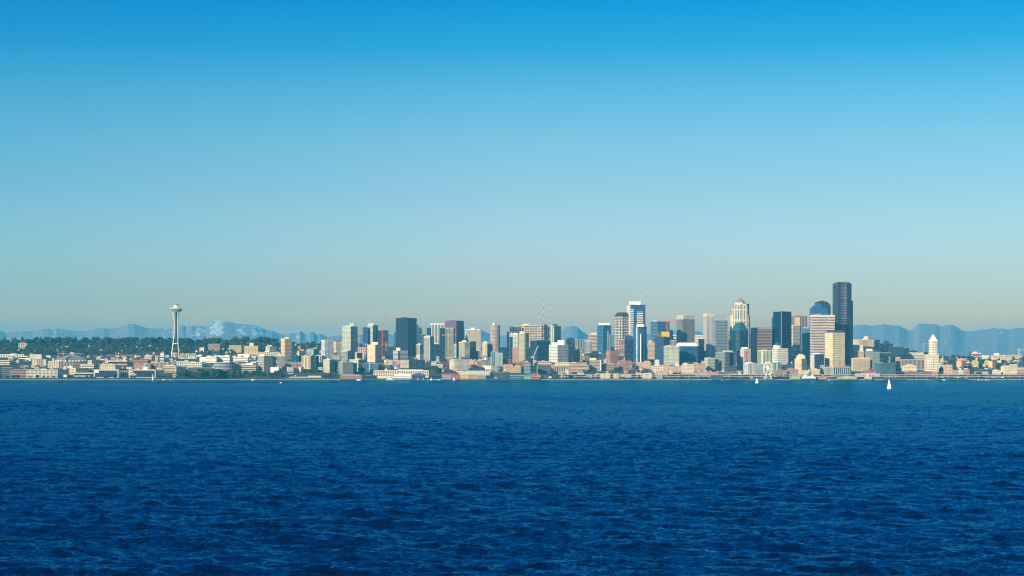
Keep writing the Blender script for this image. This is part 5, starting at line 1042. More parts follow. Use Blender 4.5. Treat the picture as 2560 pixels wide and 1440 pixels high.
def pointed_tower():
    o, Y, s, zg = site(2335, 929, 'pointed_tower', 'old white terracotta tower with a steep pyramid top', 'skyscraper')
    R = lambda r: rel(r, Y, zg); X = lambda px: (px-2335)*s
    take([(px2x(2315, Y), Y), (px2x(2347, Y), Y+30)])
    f1 = facade('efe0ba', 'N', 5.2, 6.2, .5, .5); f2 = facade('f0e2c0', 'N', 5.4, 6.2, .5, .5); w_ = wallm('efe4c4')
    m = MB(); m.prism([(X(2315), 2), (X(2328), 0), (X(2347), 2), (X(2347), 30), (X(2315), 30)], -2, R(887)); m.build('base_block', f1, o)
    m = MB(); m.prism([(X(2314.4), 1.2), (X(2328), -.7), (X(2347.6), 1.3), (X(2347.6), 30.5), (X(2314.4), 30.5)], R(888), R(886.4)); m.build('cornice', w_, o)
    sh = [(X(2326), 4), (X(2333), 1.5), (X(2344), 4), (X(2344), 26), (X(2326), 26)]
    m = MB(); m.prism(sh, R(888), R(853)); m.build('shaft', f2, o)
    m = MB(); m.prism([(X(2325), 3), (X(2333), .6), (X(2344.9), 3), (X(2344.9), 27), (X(2325), 27)], R(853.6), R(851.2)); m.build('upper_cornice', w_, o)
    cx, cy = X(2334.7), 14
    p0 = [(X(2325.6), 3.4, R(851.3)), (X(2344.3), 3.4, R(851.3)), (X(2344.3), 26, R(851.3)), (X(2325.6), 26, R(851.3))]
    p1 = [(cx+(p[0]-cx)*.06, cy+(p[1]-cy)*.06, R(836)) for p in p0]
    m = MB(); m.taper(p0, p1); m.build('pyramid_roof', w_, o)
    m = MB(); m.bar((cx, cy, R(836.5)), (cx, cy, R(833)), .9); m.lathe([(0, R(834.5)), (1.1, R(834)), (0, R(833.4))], 8, cx, cy); m.build('finial', wallm('b08c50'), o)
pointed_tower()

def profile_tower(name, px, row, pts, depth, mat, label, yoff=0, roof=None):
    o, Y, s, zg = site(px, row, name, label, 'skyscraper'); R = lambda r: rel(r, Y, zg); m = MB()
    fr = [((a-px)*s, yoff, R(b) if b else -2) for a, b in pts]; bk = [(x, y+depth, z) for x, y, z in fr]; n = len(fr)
    k = len(m.v); m.v += fr; m.f.append(tuple(range(k, k+n))); m.uv += [(p[0]+200, p[2]) for p in fr]; m.mi.append(0)
    for i in range(n): m.quad(fr[(i+1) % n], fr[i], bk[i], bk[(i+1) % n], None, 1)
    k = len(m.v); m.v += bk[::-1]; m.f.append(tuple(range(k, k+n))); m.uv += [(p[0]+200, p[2]) for p in bk[::-1]]; m.mi.append(0)
    m.build('wall', [mat, roof or mat], o); return o, Y, s, R
def two_tops():
    f_ = facade('2f6c96', 'B', 5, 4.2, .9, .8); d_ = facade('4a4448', 'N', 6, 60, .55, .97)
    o, Y, s, R = profile_tower('glass_tower', 2048, 905, [(2027, None), (2070, None), (2070, 774), (2066, 769), (2044, 758), (2027, 771)], 30, f_, 'bright blue glass tower with a pointed pentagon top behind the tall banded skyscraper')
    m = MB(); m.bar((-21*s, -.4, R(785)), (22*s, -.4, R(785)), 1); m.build('floor_band', wallm('8ab0c8'), o)
    arc = [(2040, None), (2077, None), (2077, 772)]+[(2062+15*cos(pi*i/16), 769-15.5*sin(pi*i/16)) for i in range(1, 9)]+[(2050, 752.6), (2043, 754), (2040, 757)]
    o, Y, s, R = profile_tower('glass_tower', 2058, 900, arc, 34, d_, 'dark skyscraper with a rounded arched top and vertical mullions', 0, wallm('2c5468'))
    m = MB(); m.box(0, 16, R(754), 9*s, 8, 3.2*s); m.build('roof_plant', wallm('5c6068'), o)
two_tops()

def arena():
    o, Y, s, zg = site(175, 903, 'arena', 'sports arena with a broad grey pyramid roof on white walls', 'arena')
    R = lambda r: rel(r, Y, zg); X = lambda px: (px-175)*s
    w_ = 40*s
    m = MB(); 
    e = [(-w_, 8, R(898.5)), (-8*s, -12, R(897.5)), (w_, 8, R(898.5)), (w_*.9, 90, R(898)), (-w_*.9, 90, R(898))]
    ap = [(-.9*s, 38, R(884.5)), (-.3*s, 35, R(884.5)), (.9*s, 38, R(884.5)), (.8*s, 42, R(884.5)), (-.8*s, 42, R(884.5))]
    m.taper(e, ap); m.build('roof', wallm('8e8c88'), o)
    for k in (0, 1, 2):
        m = MB(); m.bar(e[k], ap[k], 1.6); m.build('ridge_beam', wallm('6c6a70'), o)
    m = MB(); m.prism([(-w_*.96, 10), (-8*s, -9), (w_*.96, 10), (w_*.9, 84), (-w_*.9, 84)], -2, R(899.5)); m.build('wall', facade('efe6c8', 'N', 12, 9, .5, .35), o)
    m = MB(); m.box(0, 38, R(885.5), 7*s, 12, 4.5*s); m.build('roof_house', wallm('f2e8d0'), o)
arena()

def arches():
    for i, (px, w2, top, n_) in enumerate(((455, 10, 883.5, 2), (469, 14, 883, 3), (484, 13, 883.5, 3))):
        lab = ['white lattice arch with one wide opening nearest the observation tower', 'white lattice arch in the middle of the three beside the observation tower', 'white lattice arch farthest from the observation tower, by the cream halls'][i]
        o, Y, s, zg = site(px, 897, 'gothic_arch', lab, 'arch', group='white lattice arches beside the observation tower')
        R = lambda r: rel(r, Y, zg)
        for k in range(n_):
            m = MB(); hw = w2/n_*s*.62; cx = (k-(n_-1)/2)*w2/n_*s*.9; H_ = R(top)
            for sg in (-1, 1):
                pts = [(cx+sg*hw, 0, -1), (cx+sg*hw, 0, H_*.5)]+[(cx+sg*hw*cos(t*pi/12), 0, H_*.5+H_*.5*sin(t*pi/12)) for t in range(1, 7)]
                for a_, b_ in zip(pts, pts[1:]): m.bar(a_, b_, 1.1)
                m.bar((cx+sg*hw*.45, 0, 0), (cx+sg*hw*.45, 0, H_*.86), .6)
            m.build('arch_rib', wallm('efe8cc'), o)
        m = MB(); m.bar((-w2*s*.6, 0, 2.0), (w2*s*.6, 0, 2.0), 1.6); m.build('base_wall', wallm('e8dfc0'), o)
arches()

def great_wheel():
    Y = SHORE+14; px = 1920; x = px2x(px, Y); s = Y/F
    o = empty('ferris_wheel', (x, Y, 3.0)); tag(o, 'tall white ferris wheel turned half sideways at the pier end', 'ferris wheel')
    PLACED.append((1920, 920, 'the white ferris wheel'))
    R = lambda r: row2z(r, Y)-3.0
    white = wallm('cfc6b2'); rad = 15.6*s; zc = R(920.5); yaw = radians(-54)
    ux, uy = cos(yaw), sin(yaw); P = lambda a, d: (ux*rad*cos(a)-uy*d, uy*rad*cos(a)+ux*d, zc+rad*sin(a))
    for d in (-1.6, 1.6):
        m = MB(); n = 42
        for k in range(n): m.bar(P(2*pi*k/n, d), P(2*pi*(k+1)/n, d), 1.5)
        m.build('rim', white, o)
    m1 = None
    for k in range(21):
        a = 2*pi*k/21; m = MB(); m.bar((0, 0, zc), P(a, 0), 1.1); m.build('spoke', white, o)
    g = MB(); g.lathe([(0, -1.4), (1.7, -1.3), (1.8, .5), (1.0, 1.5), (0, 1.6)], 8); gm_ = g.mesh('gondola', wallm('f0ead8'))
    for k in range(42):
        q = link('gondola', gm_, o); q.location = P(2*pi*k/42, 0); q.location.z -= 1.2
    for dx, dy in ((-8, -7), (8.5, -7), (-8, 7), (8.5, 7)):
        m = MB(); m.bar((dx*s, dy, -1), (dx*.03, dy*.3, zc), 2.4); m.build('support_leg', white, o)
    m = MB(); m.bar((-2.5*uy, 2.5*ux, zc), (2.5*uy, -2.5*ux, zc), 3); m.build('hub', white, o)
    m = MB(); m.box(0, 0, -.2, 24*s, 16, 2.0); m.build('boarding_deck', wallm('b8ac98'), o)
great_wheel()

def crane(px, top, base, j0, j1, jrow, col, label, luff=None, w_=2.4):
    o, Y, s, zg = site(px, base, 'tower_crane', label, 'crane')
    R = lambda r: rel(r, Y, zg); mat = wallm(col); H_ = R(top); jz = R(jrow) if jrow else H_
    def lattice(a, b, wd, t):
        m = MB(); a = Vector(a); b = Vector(b); d = (b-a); n = max(3, int(d.length/(wd*1.6))); dn = d.normalized()
        up = Vector((0, 1, 0)); sx_ = dn.cross(up).normalized()*wd/2; sy_ = up*wd/2
        cs = [sx_+sy_, sx_-sy_, -sx_-sy_, -sx_+sy_]
        for c_ in cs: m.bar(tuple(a+c_), tuple(b+c_), t)
        for k in range(n):
            p = a+d*k/n; q = a+d*(k+1)/n
            for u_, v_ in ((0, 3), (1, 2)):
                if k % 2: u_, v_ = v_, u_
                m.bar(tuple(p+cs[u_]), tuple(q+cs[v_]), t*.7)
        return m
    lattice((0, 0, -2), (0, 0, H_), w_, .75).build('mast', mat, o)
    if luff:
        lx, lrow = luff; tip = ((lx-px)*s, 0, R(lrow))
        lattice((0, 0, H_), tip, w_*.6, .6).build('luffing_jib', mat, o)
        sg = -1 if lx > px else 1
        m = MB(); m.bar((0, 0, H_), (sg*7*s, 0, H_+1), 2.2); m.build('counter_jib', mat, o)
        m = MB(); m.box(sg*6*s, 0, H_-3, 3.5, 2.5, 3); m.build('counterweight', wallm('9a948a'), o)
        m = MB(); m.bar((sg*6*s, 0, H_+1), (sg*1.5*s, 0, H_+9), .5); m.bar((sg*1.5*s, 0, H_+9), tip, .35); m.build('pendant_line', mat, o)
    else:
        lattice(((j0-px)*s, 0, jz), ((j1-px)*s, 0, jz), w_*.55, .6).build('jib', mat, o)
        m = MB(); far = j1 if abs(j1-px) > abs(j0-px) else j0; near = j0 if far == j1 else j1
        m.bar((0, 0, H_), ((px+(far-px)*.7-px)*s, 0, jz+.6), .35); m.bar((0, 0, H_), ((near-px)*s, 0, jz+.6), .35); m.build('pendant_line', mat, o)
        m = MB(); m.box((near-px)*s*.92, 0, jz-3.0, 4, 2.5, 2.6); m.build('counterweight', wallm('b0a48c'), o)
    m = MB(); m.box(1.9, -1.2, jz-3 if not luff else H_-3, 2, 2, 2.6); m.build('cab', wallm('d8d0c0'), o)
crane(158, 878, 904, 145, 207, 884, 'c8744c', 'orange tower crane before the pyramid roofed arena')
crane(290, 880, 898, 267, 347, 888, 'cc8058', 'orange tower crane with a very long jib behind the radome building')
crane(897, 846, 884, 0, 0, None, 'd07c68', 'slim pink red luffing crane between the two green condo towers', (911, 803), 1.8)
crane(913, 858, 899, 908, 918, 860, 'd06a40', 'short orange crane mast before the second green condo tower', None, 1.8)
crane(955.5, 816, 900, 0, 0, None, 'd0642c', 'tall orange luffing crane before the dark unfinished tower', (969.5, 778), 2.4)
crane(965, 855, 902, 950, 976, 862, 'd86e30', 'orange tower crane with a short jib below the unfinished tower')
crane(1120.5, 832, 905, 1105, 1141, 837, 'd09448', 'tan yellow tower crane with a thick mast before the purple tower', None, 3.6)
crane(1334, 893, 914, 0, 0, None, 'e8e4d8', 'white luffing crane before the dark blue grid office', (1345, 864), 2.6)
crane(1440, 846, 905, 1419, 1443, 866, 'd8a890', 'pale crane mast with a low orange jib by the round topped tower')
crane(1667.5, 796, 905, 1652, 1694, 801, 'd4604c', 'red tower crane climbing the grey blue unfinished top')
crane(2309, 857, 893, 2306, 2321, 859, 'c8927c', 'small faded crane behind the columned courthouse')
crane(2547, 871, 892, 2545, 2566, 875, 'd8d0c0', 'distant white crane on the ridge near the right edge')

def radio_masts():
    for px, top, lab in ((1347.5, 766, 'shortest red and white radio mast, nearest the cream hotel'), (1359, 748, 'tallest red and white radio mast, middle of the three'), (1374, 757, 'red and white radio mast above the grey green glass tower')):
        o, Y, s, zg = site(px, 869, 'radio_mast', lab, 'radio mast', group='radio masts on the hill behind the hotel')
        H_ = rel(top, Y, zg); n = 14; m = MB()
        for k in range(n):
            a, b = H_*k/n, H_*(k+1)/n; t = 3.2*(1-k/n)+1.0
            for sx_, sy_ in ((-1, -1), (1, -1), (0, 1)):
                m.bar((sx_*t/2, sy_*t/2, a-2*(k == 0)), (sx_*(t-.15)/2, sy_*(t-.15)/2, b), .8, k % 2)
            m.bar((-t/2, 0, a), (t/2, 0, b), .5, k % 2)
        m.build('lattice', [wallm('e0d8cc'), wallm('b87c70')], o)
radio_masts()

def flag():
    Y = solve_depth(1591, 884); s = Y/F; x = px2x(1601, Y)+0
    z = row2z(752, Y)
    o = empty('flagpole', (x, Y+14, z)); tag(o, 'roof flagpole with a striped flag on the tall blue and white banded skyscraper', 'flagpole')
    m = MB(); m.bar((0, 0, -1), (0, 0, row2z(729, Y)-z), .8, 0, .5); m.build('pole', wallm('d8d4cc'), o)
    m = MB(); H_ = row2z(730, Y)-z; n = 10; st = 13; wdt = 7*s; ht = 5*s
    W = lambda i: .9*sin(i*.9)
    for r in range(st):
        for i in range(n):
            x0, x1 = wdt*i/n, wdt*(i+1)/n; z1 = H_-ht*r/st-.1*i; z0 = H_-ht*(r+1)/st-.1*i
            mi = 2 if (r < 7 and i < 4) else (r % 2)
            m.quad((x0, W(i), z0), (x1, W(i+1), z0-.1), (x1, W(i+1), z1-.1), (x0, W(i), z1), None, mi)
    fl = m.build('flag', [flat((.5, .03, .04)), flat((.8, .8, .8)), flat((.02, .04, .16))], o)
    md = fl.modifiers.new('thick', 'SOLIDIFY'); md.thickness = .06
flag()

def viaduct():
    Yv = SHORE+70; s = Yv/F; x0, x1 = px2x(1398, Yv), px2x(2640, Yv)
    o = empty('elevated_highway', ((x0+x1)/2, Yv, 3.5)); tag(o, 'double deck grey concrete elevated highway along the waterfront', 'elevated highway')
    W = x1-x0; con = wallm('98948c')
    for nm, row in (('upper_deck', 936.6), ('lower_deck', 941.6)):
        z = row2z(row, Yv)-3.5
        m = MB(); m.box(0, 7, z-1.3, W, 13, 1.3); m.build(nm, wallm('8c8880'), o)
        m = MB(); m.box(0, .3, z-.1, W, .3, 1.2); m.build('guard_rail', wallm('b0aca4'), o)
    zt = row2z(936.6, Yv)-3.5-1.2
    cm = MB(); cm.box(0, 0, -3, 1.7, 1.7, zt+3); cme = cm.mesh('column', con)
    n = 48
    for k in range(n):
        for dy in (1.5, 12.5):
            q = link('column', cme, o); q.location = (-W/2+W*(k+.5)/n, dy, 0)
viaduct()

def tank(px, row, top, r, col, leg, name, label):
    o, Y, s, zg = site(px, row, name, label, 'water tank'); R = lambda q: rel(q, Y, zg)
    m = MB(); m.lathe([(0, R(top+2*r*.8)), (r*s, R(top+2*r*.6)), (r*s, R(top+r*.35)), (r*.6*s, R(top)+0), (0, R(top))], 18); m.build('tank', wallm(col), o)
    for dx in (-.7, .7):
        for dy in (-.7, .7):
            m = MB(); m.bar((dx*r*s, dy*r*s, -2), (dx*r*s*.8, dy*r*s*.8, R(top+r)), 1); m.build('leg', wallm(leg), o)
tank(365, 925, 911, 4.6, '5ea89c', 'd8c8a8', 'water_tank', 'round teal water tank standing over the reddish brown apartments')
tank(965, 914, 901, 4.2, 'e8dcc4', 'b8b0a4', 'water_tank', 'cream round water tank on legs above the pier front apartments')

def small_things():
    # brick smokestack
    o, Y, s, zg = site(328, 905, 'smokestack', 'square brown red brick smokestack beside the red brick hall', 'smokestack')
    m = MB(); m.box(0, 0, -2, 3.2*s, 3, rel(890, Y, zg)+2); m.build('shaft', wallm('9a5844'), o)
    m = MB(); m.box(0, 0, rel(890.6, Y, zg), 4.0*s, 4, 1.2); m.build('cap', wallm('7c4a3c'), o)
    # red steel sculpture in the park
    o, Y, s, zg = site(700.5, 939, 'sculpture', 'bright red steel abstract sculpture on the park lawn', 'sculpture'); red = flat((.65, .03, .04), .5)
    R = lambda q: rel(q, Y, zg)
    m = MB()
    for a, b in (((-3.5, 0, 0), (-1, 0, R(931))), ((3.6, 1, 0), (0, 0, R(930))), ((-1, 0, R(931)), (3, -1, R(934))), ((-3.8, 1, R(935)), (2, 0, R(932))), ((0, -2, 0), (1, 1, R(931)))):
        m.bar((a[0]*s, a[1], a[2]), (b[0]*s, b[1], b[2]), 2.4)
    m.build('steel_beams', red, o)
    # tents
    for px, w2, row, lab in ((676, 17, 940, 'long white event tent in the park near the white blank wall'), (709, 9, 939, 'small white tent just past the red sculpture'), (727, 13, 935, 'white canopy frame over the park lawn'), (663, 4, 940, 'tiny white tent by the park trees'), (739, 4, 940, 'tiny white tent on the park path')):
        o, Y, s, zg = site(px, row, 'tent', lab, 'tent', group='white tents in the shoreline park')
        m = MB(); H_ = 2.6*s; hw = w2*s/2
        for k in range(max(1, int(w2/4))):
            n_ = max(1, int(w2/4)); a = -hw+2*hw*k/n_; b = -hw+2*hw*(k+1)/n_; c_ = (a+b)/2
            base = [(a, -3, H_*.55), (b, -3, H_*.55), (b, 3, H_*.55), (a, 3, H_*.55)]
            m.taper(base, [(c_-.1, -.1, H_), (c_+.1, -.1, H_), (c_+.1, .1, H_), (c_-.1, .1, H_)])
        m.build('canopy', flat((.82, .82, .8), .7), o)
        m = MB(); m.box(0, .5, 0, w2*s*.96, 5, H_*.55); m.build('side_wall', wallm('b8a894'), o)
    # white flagpole and lamp like poles by the condos
    for px, top, row, lab in ((1590.5, 922, 945, 'tall thin white flagpole between waterfront condos'), (1638, 922, 944, 'thin white pole before the white stone tower house'), (2012, 932, 946, 'white ferry dock mast by the yellow and green pavilion')):
        o, Y, s, zg = site(px, row, 'flagpole', lab, 'pole'); m = MB(); m.bar((0, 0, -1), (0, 0, rel(top, Y, zg)), 1.3, 0, .7); m.build('pole', wallm('ece6d8'), o)
    # lawn terrace of the park
    o, Y, s, zg = site(757, 946, 'park_terrace', 'pale stepped lawn terrace at the water under the condo blocks', 'terrace')
    for k, (a, b, r0) in enumerate(((712, 812, 944.4), (722, 802, 941.6), (768, 801, 939.4))):
        m = MB(); m.box(((a+b)/2-757)*s, 8+k*9, -4, (b-a)*s, 9, rel(r0, Y, zg)+4); m.build('terrace_step', wallm(('6f7a52', 'a8a080', 'ccc49c')[k]), o)
small_things()

# ------------------------------------------------------------------ boats
def hull(L_, B_, H_, mat, root, name='hull'):
    m = MB(); n = 10; ring0, ring1 = [], []
    st = [(-.5, .7), (-.3, .95), (0, 1), (.25, .82), (.42, .38), (.5, .03)]
    up = [(x*L_, -w_*B_/2) for x, w_ in st]+[(x*L_, w_*B_/2) for x, w_ in reversed(st)]
    p1 = [(x, y, H_*(1+.25*max(0, x/L_))) for x, y in up]; p0 = [(x*.9, y*.7, -.5) for x, y in up]
    m.taper(p0, p1); m.build(name, mat, root)
def sailboat(px, row, top, label, head=1, hullc=(.75, .75, .72), lean=.0, jib=True, yaw=0.0, wide=1.0):
    Y = CAMZ*F/(row-HOR); x = px2x(px, Y); Hm = row2z(top, Y)
    o = empty('sailboat', (x, Y, 0), yaw if head > 0 else pi-yaw); tag(o, label, 'sailboat', 'sailboats on the bay'); L_ = Hm*.62*wide
    hull(L_, L_*.3, L_*.10, flat(hullc, .4), o)
    m = MB(); m.box(-.02*L_, 0, L_*.09, L_*.3, L_*.16, L_*.05); m.build('cabin', flat((.8, .8, .78), .5), o)
    m = MB(); m.bar((.06*L_, 0, 0), (.06*L_+lean*Hm, 0, Hm), .22, 0, .12); m.build('mast', wallm('c8c8c4'), o)
    sm = flat((.84, .83, .78), .7, 0, .04)
    def sail(name, pts_lo, pts_hi, bulge):
        # luff from pts_lo[0] to top, leech from pts_lo[1]; curved cloth
        m = MB(); n = 8; rows_ = []
        for k in range(n+1):
            t = k/n; a = Vector(pts_lo[0]).lerp(Vector(pts_hi), t); b = Vector(pts_lo[1]).lerp(Vector(pts_hi), t)
            b.x += (-1 if pts_lo[1][0] < pts_lo[0][0] else .0)*sin(pi*t)*L_*.06
            row_ = []
            for j in range(5):
                u = j/4; p = a.lerp(b, u); p.y += bulge*sin(pi*u)*(1-t*.8); row_.append(tuple(p))
            rows_.append(row_)
        for k in range(n):
            for j in range(4): m.quad(rows_[k][j], rows_[k][j+1], rows_[k+1][j+1], rows_[k+1][j])
        q = m.build(name, sm, o); md = q.modifiers.new('cloth', 'SOLIDIFY'); md.thickness = .05
    mx_ = .06*L_
    sail('mainsail', ((mx_, 0, L_*.16), (-.42*L_, -.06*L_, L_*.15)), (mx_+lean*Hm, 0, Hm*.98), -.07*L_)
    if jib: sail('jib', ((.47*L_, 0, L_*.12), (.02*L_, -.08*L_, L_*.13)), (mx_+lean*Hm+.1, 0, Hm*.86), -.08*L_)
sailboat(2222.5, 974.5, 946, 'large white sailboat with a black hull sailing nearest the camera', -1, (.02, .02, .025), 0, True, radians(62), .95)
sailboat(1892, 957.8, 943.5, 'white sailboat heading past the ferris wheel', -1, (.75, .75, .72), 0, True, radians(20), .95)
sailboat(381, 950.9, 933.5, 'tall white sailboat close to the cream framed glass office', -1, (.8, .8, .78), 0, False, radians(60))
sailboat(848.5, 950.5, 936, 'narrow white sail near the brown pier hotel', 1, (.7, .7, .68), 0, False, radians(75))
sailboat(1044.5, 950.9, 941, 'small dark hulled sailboat off the grey arched shed', 1, (.2, .2, .22), 0, True, radians(40))
sailboat(1059, 950.6, 943, 'small pinkish sailboat off the grey arched shed, the farther one', 1, (.5, .3, .3), 0, False, radians(30), 1.3)
sailboat(1078, 951.2, 943, 'small white sailboat with full sails before the red roofed shed', 1, (.8, .8, .8), 0, True, radians(10))
sailboat(1134.5, 951.2, 941.5, 'small white sailboat before the dark red gabled pier', -1, (.7, .65, .6), 0, True, radians(50))

def motorboat(px, row, wpx, label, col=(.8, .8, .78), z=0.0, group='small motor boats on the bay'):
    Y = CAMZ*F/(row-HOR); x = px2x(px, Y); L_ = wpx*Y/F
    o = empty('motorboat', (x, Y, 0), rnd.uniform(-.3, .3)); tag(o, label, 'motorboat', group)
    hull(L_, L_*.32, L_*.13, flat(col, .4), o)
    m = MB(); m.box(-.05*L_, 0, L_*.12, L_*.42, L_*.22, L_*.12); m.build('cabin', flat((.8, .8, .78), .5), o)
    m = MB(); m.box(.0*L_, 0, L_*.24, L_*.16, L_*.16, L_*.07); m.build('wheelhouse', glass('N'), o)
motorboat(702, 957.5, 7, 'small white motorboat alone on the bay')
motorboat(897, 951, 13, 'white motor cruiser off the brown pier hotel')
motorboat(409.5, 950.4, 12, 'orange workboat close to the shore by the park', (.65, .22, .08))
motorboat(426, 950.4, 5, 'tiny white skiff next to the orange workboat')
motorboat(632, 950.6, 10, 'low white speedboat along the park trees')
motorboat(977, 950.5, 24, 'long cream barge before the white terminal', (.55, .5, .35))
motorboat(1097, 950.6, 9, 'white moored yacht beside the red roofed shed')
motorboat(2447, 950.9, 8, 'largest white moored yacht below the viaduct at the right')
motorboat(2456, 950.6, 6, 'second white moored yacht below the viaduct')
motorboat(2466.5, 950.5, 9, 'long white moored yacht below the viaduct')
motorboat(2474, 950.7, 5, 'short white moored yacht beside the long one')
motorboat(2360, 950.6, 9, 'white tour boat at the quay past the white pointed tower')
motorboat(2072, 950.8, 6, 'white harbour boat at the salmon red pier shed')
motorboat(1805, 950.6, 4, 'tiny white boat at the teal grey pier shed')

def piers():
    pile = MB(); pile.bar((0, 0, -3), (0, 0, 2.6), .9); pme = pile.mesh('pile', wallm('4a4038'))
    for a, b, ln, lab in ((846, 908, 16, 'long dark pile pier under the brown hotel'), (909, 944, 14, 'dark pile dock full of masts beside the brown hotel'), (932, 978, 10, 'timber promenade dock under the pier front apartments'), (979, 1031, 15, 'broad dark pile pier under the white terminal'), (1031, 1064, 12, 'dark pile pier under the grey arched shed'),
        (1104, 1149, 14, 'dark pile pier under the red roofed and gabled sheds'), (1150, 1233, 12, 'long timber pile pier under the yellow and tan pier buildings'), (1234, 1274, 9, 'pale pile boardwalk under the colonnaded pier building'), (1275, 1349, 14, 'long dark pile pier under the aquamarine and red pier buildings'),
        (1778, 1810, 14, 'dark pile pier under the teal grey shed'), (1822, 1870, 9, 'low pile dock before the cream two deck terminal'), (1908, 1934, 17, 'wide dark pile pier carrying the ferris wheel'), (1975, 2001, 15, 'short pile pier under the yellow and green pavilion'), (2046, 2070, 15, 'short pile pier under the salmon red shed'), (2092, 2146, 15, 'broad pile pier under the olive gabled terminal'), (2160, 2184, 12, 'small pile pier under the peach fireboat station'), (2208, 2262, 10, 'low grey pile dock near the large sailboat'), (2330, 2420, 8, 'long low float dock past the white pointed tower')):
        Y = SHORE-2; x0, x1 = px2x(a, Y), px2x(b, Y); W = x1-x0
        o = empty('pier', ((x0+x1)/2, Y-ln/2, 0)); tag(o, lab, 'pier')
        m = MB(); m.box(0, 0, 2.2, W, ln, .9); m.build('deck', wallm('857a68'), o)
        n = max(3, min(24, int(W/5)))
        for k in range(n):
            q = link('pile', pme, o); q.location = (-W/2+W*(k+.5)/n, -ln/2+1, 0)
piers()

def ferry():
    Y = SHORE-22; px = 2022; s = Y/F; o = empty('ferry', (px2x(px, Y), Y, 0)); tag(o, 'docked white car ferry with a dark green hull and two bridges', 'ferry')
    L_ = 42*s; R = lambda q: row2z(q, Y)
    hull(L_, 15, R(946.5), flat((.03, .10, .09), .5), o)
    for k, (a, b, z0, z1) in enumerate(((-.42, .40, 946.5, 944), (-.36, .34, 944, 941.6), (-.28, .26, 941.6, 939.6))):
        m = MB(); m.box((a+b)/2*L_, 0, R(z0), (b-a)*L_, 13-k*2, R(z1)-R(z0)); m.build('passenger_deck', facade('efeee4', 'N', 4, 60, .5, 1.0) if 0 else wallm('f0eee4'), o)
        m = MB(); m.box((a+b)/2*L_, 0, R(z0)+.9, (b-a)*L_*.94, 13.1-k*2, 1.1); m.build('window_band', glass('N'), o)
    for x_ in (-.24, .22):
        m = MB(); m.box(x_*L_, 0, R(939.6), 5, 6, 2.6); m.build('bridge_house', wallm('f4f2ea'), o)
    m = MB(); m.box(-.02*L_, 0, R(939.6), 5, 4, 5); m.build('funnel', wallm('2f6a54'), o)
    m = MB(); m.bar((.1*L_, 0, R(939.6)), (.1*L_, 0, R(933.5)), .7, 0, .3); m.build('mast', wallm('d8d4c8'), o)
ferry()

# ------------------------------------------------------------------ small infill buildings
REFS = [(30, 920, 'the far shore offices'), (90, 890, 'the blank beige slab'), (105, 932, 'the bay fronted block'), (175, 885, 'the pyramid roofed arena'), (265, 930, 'the framed glass office'), (290, 885, 'the long jibbed crane'),
 (350, 905, 'the red brick hall'), (355, 930, 'the stepped cream framed office'), (440, 880, 'the observation tower'), (470, 888, 'the white lattice arches'), (530, 897, 'the white halls'), (557, 918, 'the curved banded office'), (535, 868, 'the brown banded slab'), (587, 870, 'the tan gridded slab'),
 (625, 872, 'the golden tan slab'), (665, 905, 'the grey condo block'), (714, 870, 'the tall cream tower'), (735, 912, 'the open garage'), (817, 872, 'the white framed condo tower'), (873, 850, 'the tallest green condo tower'), (931, 830, 'the second green condo tower'), (935, 885, 'the broad cream tower'),
 (1000, 890, 'the white banded office pair'), (1013, 850, 'the dark navy skyscraper'), (1055, 876, 'the striped halves'), (1135, 850, 'the purple tower'), (1147, 910, 'the large white gridded block'), (1182, 850, 'the pale stone tower'), (1237, 850, 'the round ended tower'), (1242, 900, 'the three grey green slabs'),
 (1283, 870, 'the teal gridded tower'), (1308, 870, 'the beige rounded tower'), (1330, 830, 'the cream peach hotel'), (1350, 880, 'the dark blue grid office'), (1397, 885, 'the white stepped condo'), (1430, 855, 'the round topped tower'), (1483, 855, 'the cream block with even bands'), (1511, 850, 'the teal glass tower'),
 (1532, 895, 'the brick red block'), (1557, 830, 'the mansard roofed skyscraper'), (1600, 860, 'the finned blue tower'), (1642, 908, 'the white stone tower house'), (1680, 890, 'the balcony condos'), (1716, 830, 'the striped grey skyscraper'), (1720, 890, 'the wide blue office'), (1790, 850, 'the pale slab tower'),
 (1817, 905, 'the green grey condos'), (1852, 850, 'the teal shouldered tower'), (1907, 860, 'the brown banded skyscraper'), (1920, 920, 'the ferris wheel'), (1953, 885, 'the green domed office'), (2004, 915, 'the art deco tower'), (2057, 850, 'the tall banded skyscraper'), (2100, 925, 'the federal block'),
 (2154, 912, 'the orange cream base block'), (2168, 855, 'the peach hospital'), (2218, 920, 'the grey teal federal block'), (2285, 905, 'the columned courthouse'), (2331, 890, 'the white pointed tower'), (2372, 925, 'the peach apartment house'), (2405, 910, 'the orange cream apartments'), (2440, 910, 'the pale yellow block'),
 (2441, 887, 'the crimson banded school'), (2480, 912, 'the yellow and red corner block'), (2497, 890, 'the golden ridge hospital'), (2526, 925, 'the big cream warehouse'), (1300, 925, 'the curved teal office'), (1450, 920, 'the stepped bands office'), (1090, 925, 'the dark round trees'), (960, 935, 'the pier front apartments')]
COLS = [('cream', 'e6d6ae'), ('white', 'f0ebdc'), ('tan', 'c8ab84'), ('pale grey', 'b0aca2'), ('peach', 'dfb48e'), ('brown', '8c6a54'), ('yellow cream', 'e4cf90'), ('brick red', '9c5648'), ('slate grey', '646c74'), ('blue grey', '4c6274')]
FEATS = ['plain', 'shed', 'gable', 'stepped', 'bands']
KEEP = [(0, 640, 888), (640, 700, 893), (1525, 1860, 903), (1860, 2250, 905)]
used = {}
LEFT = []
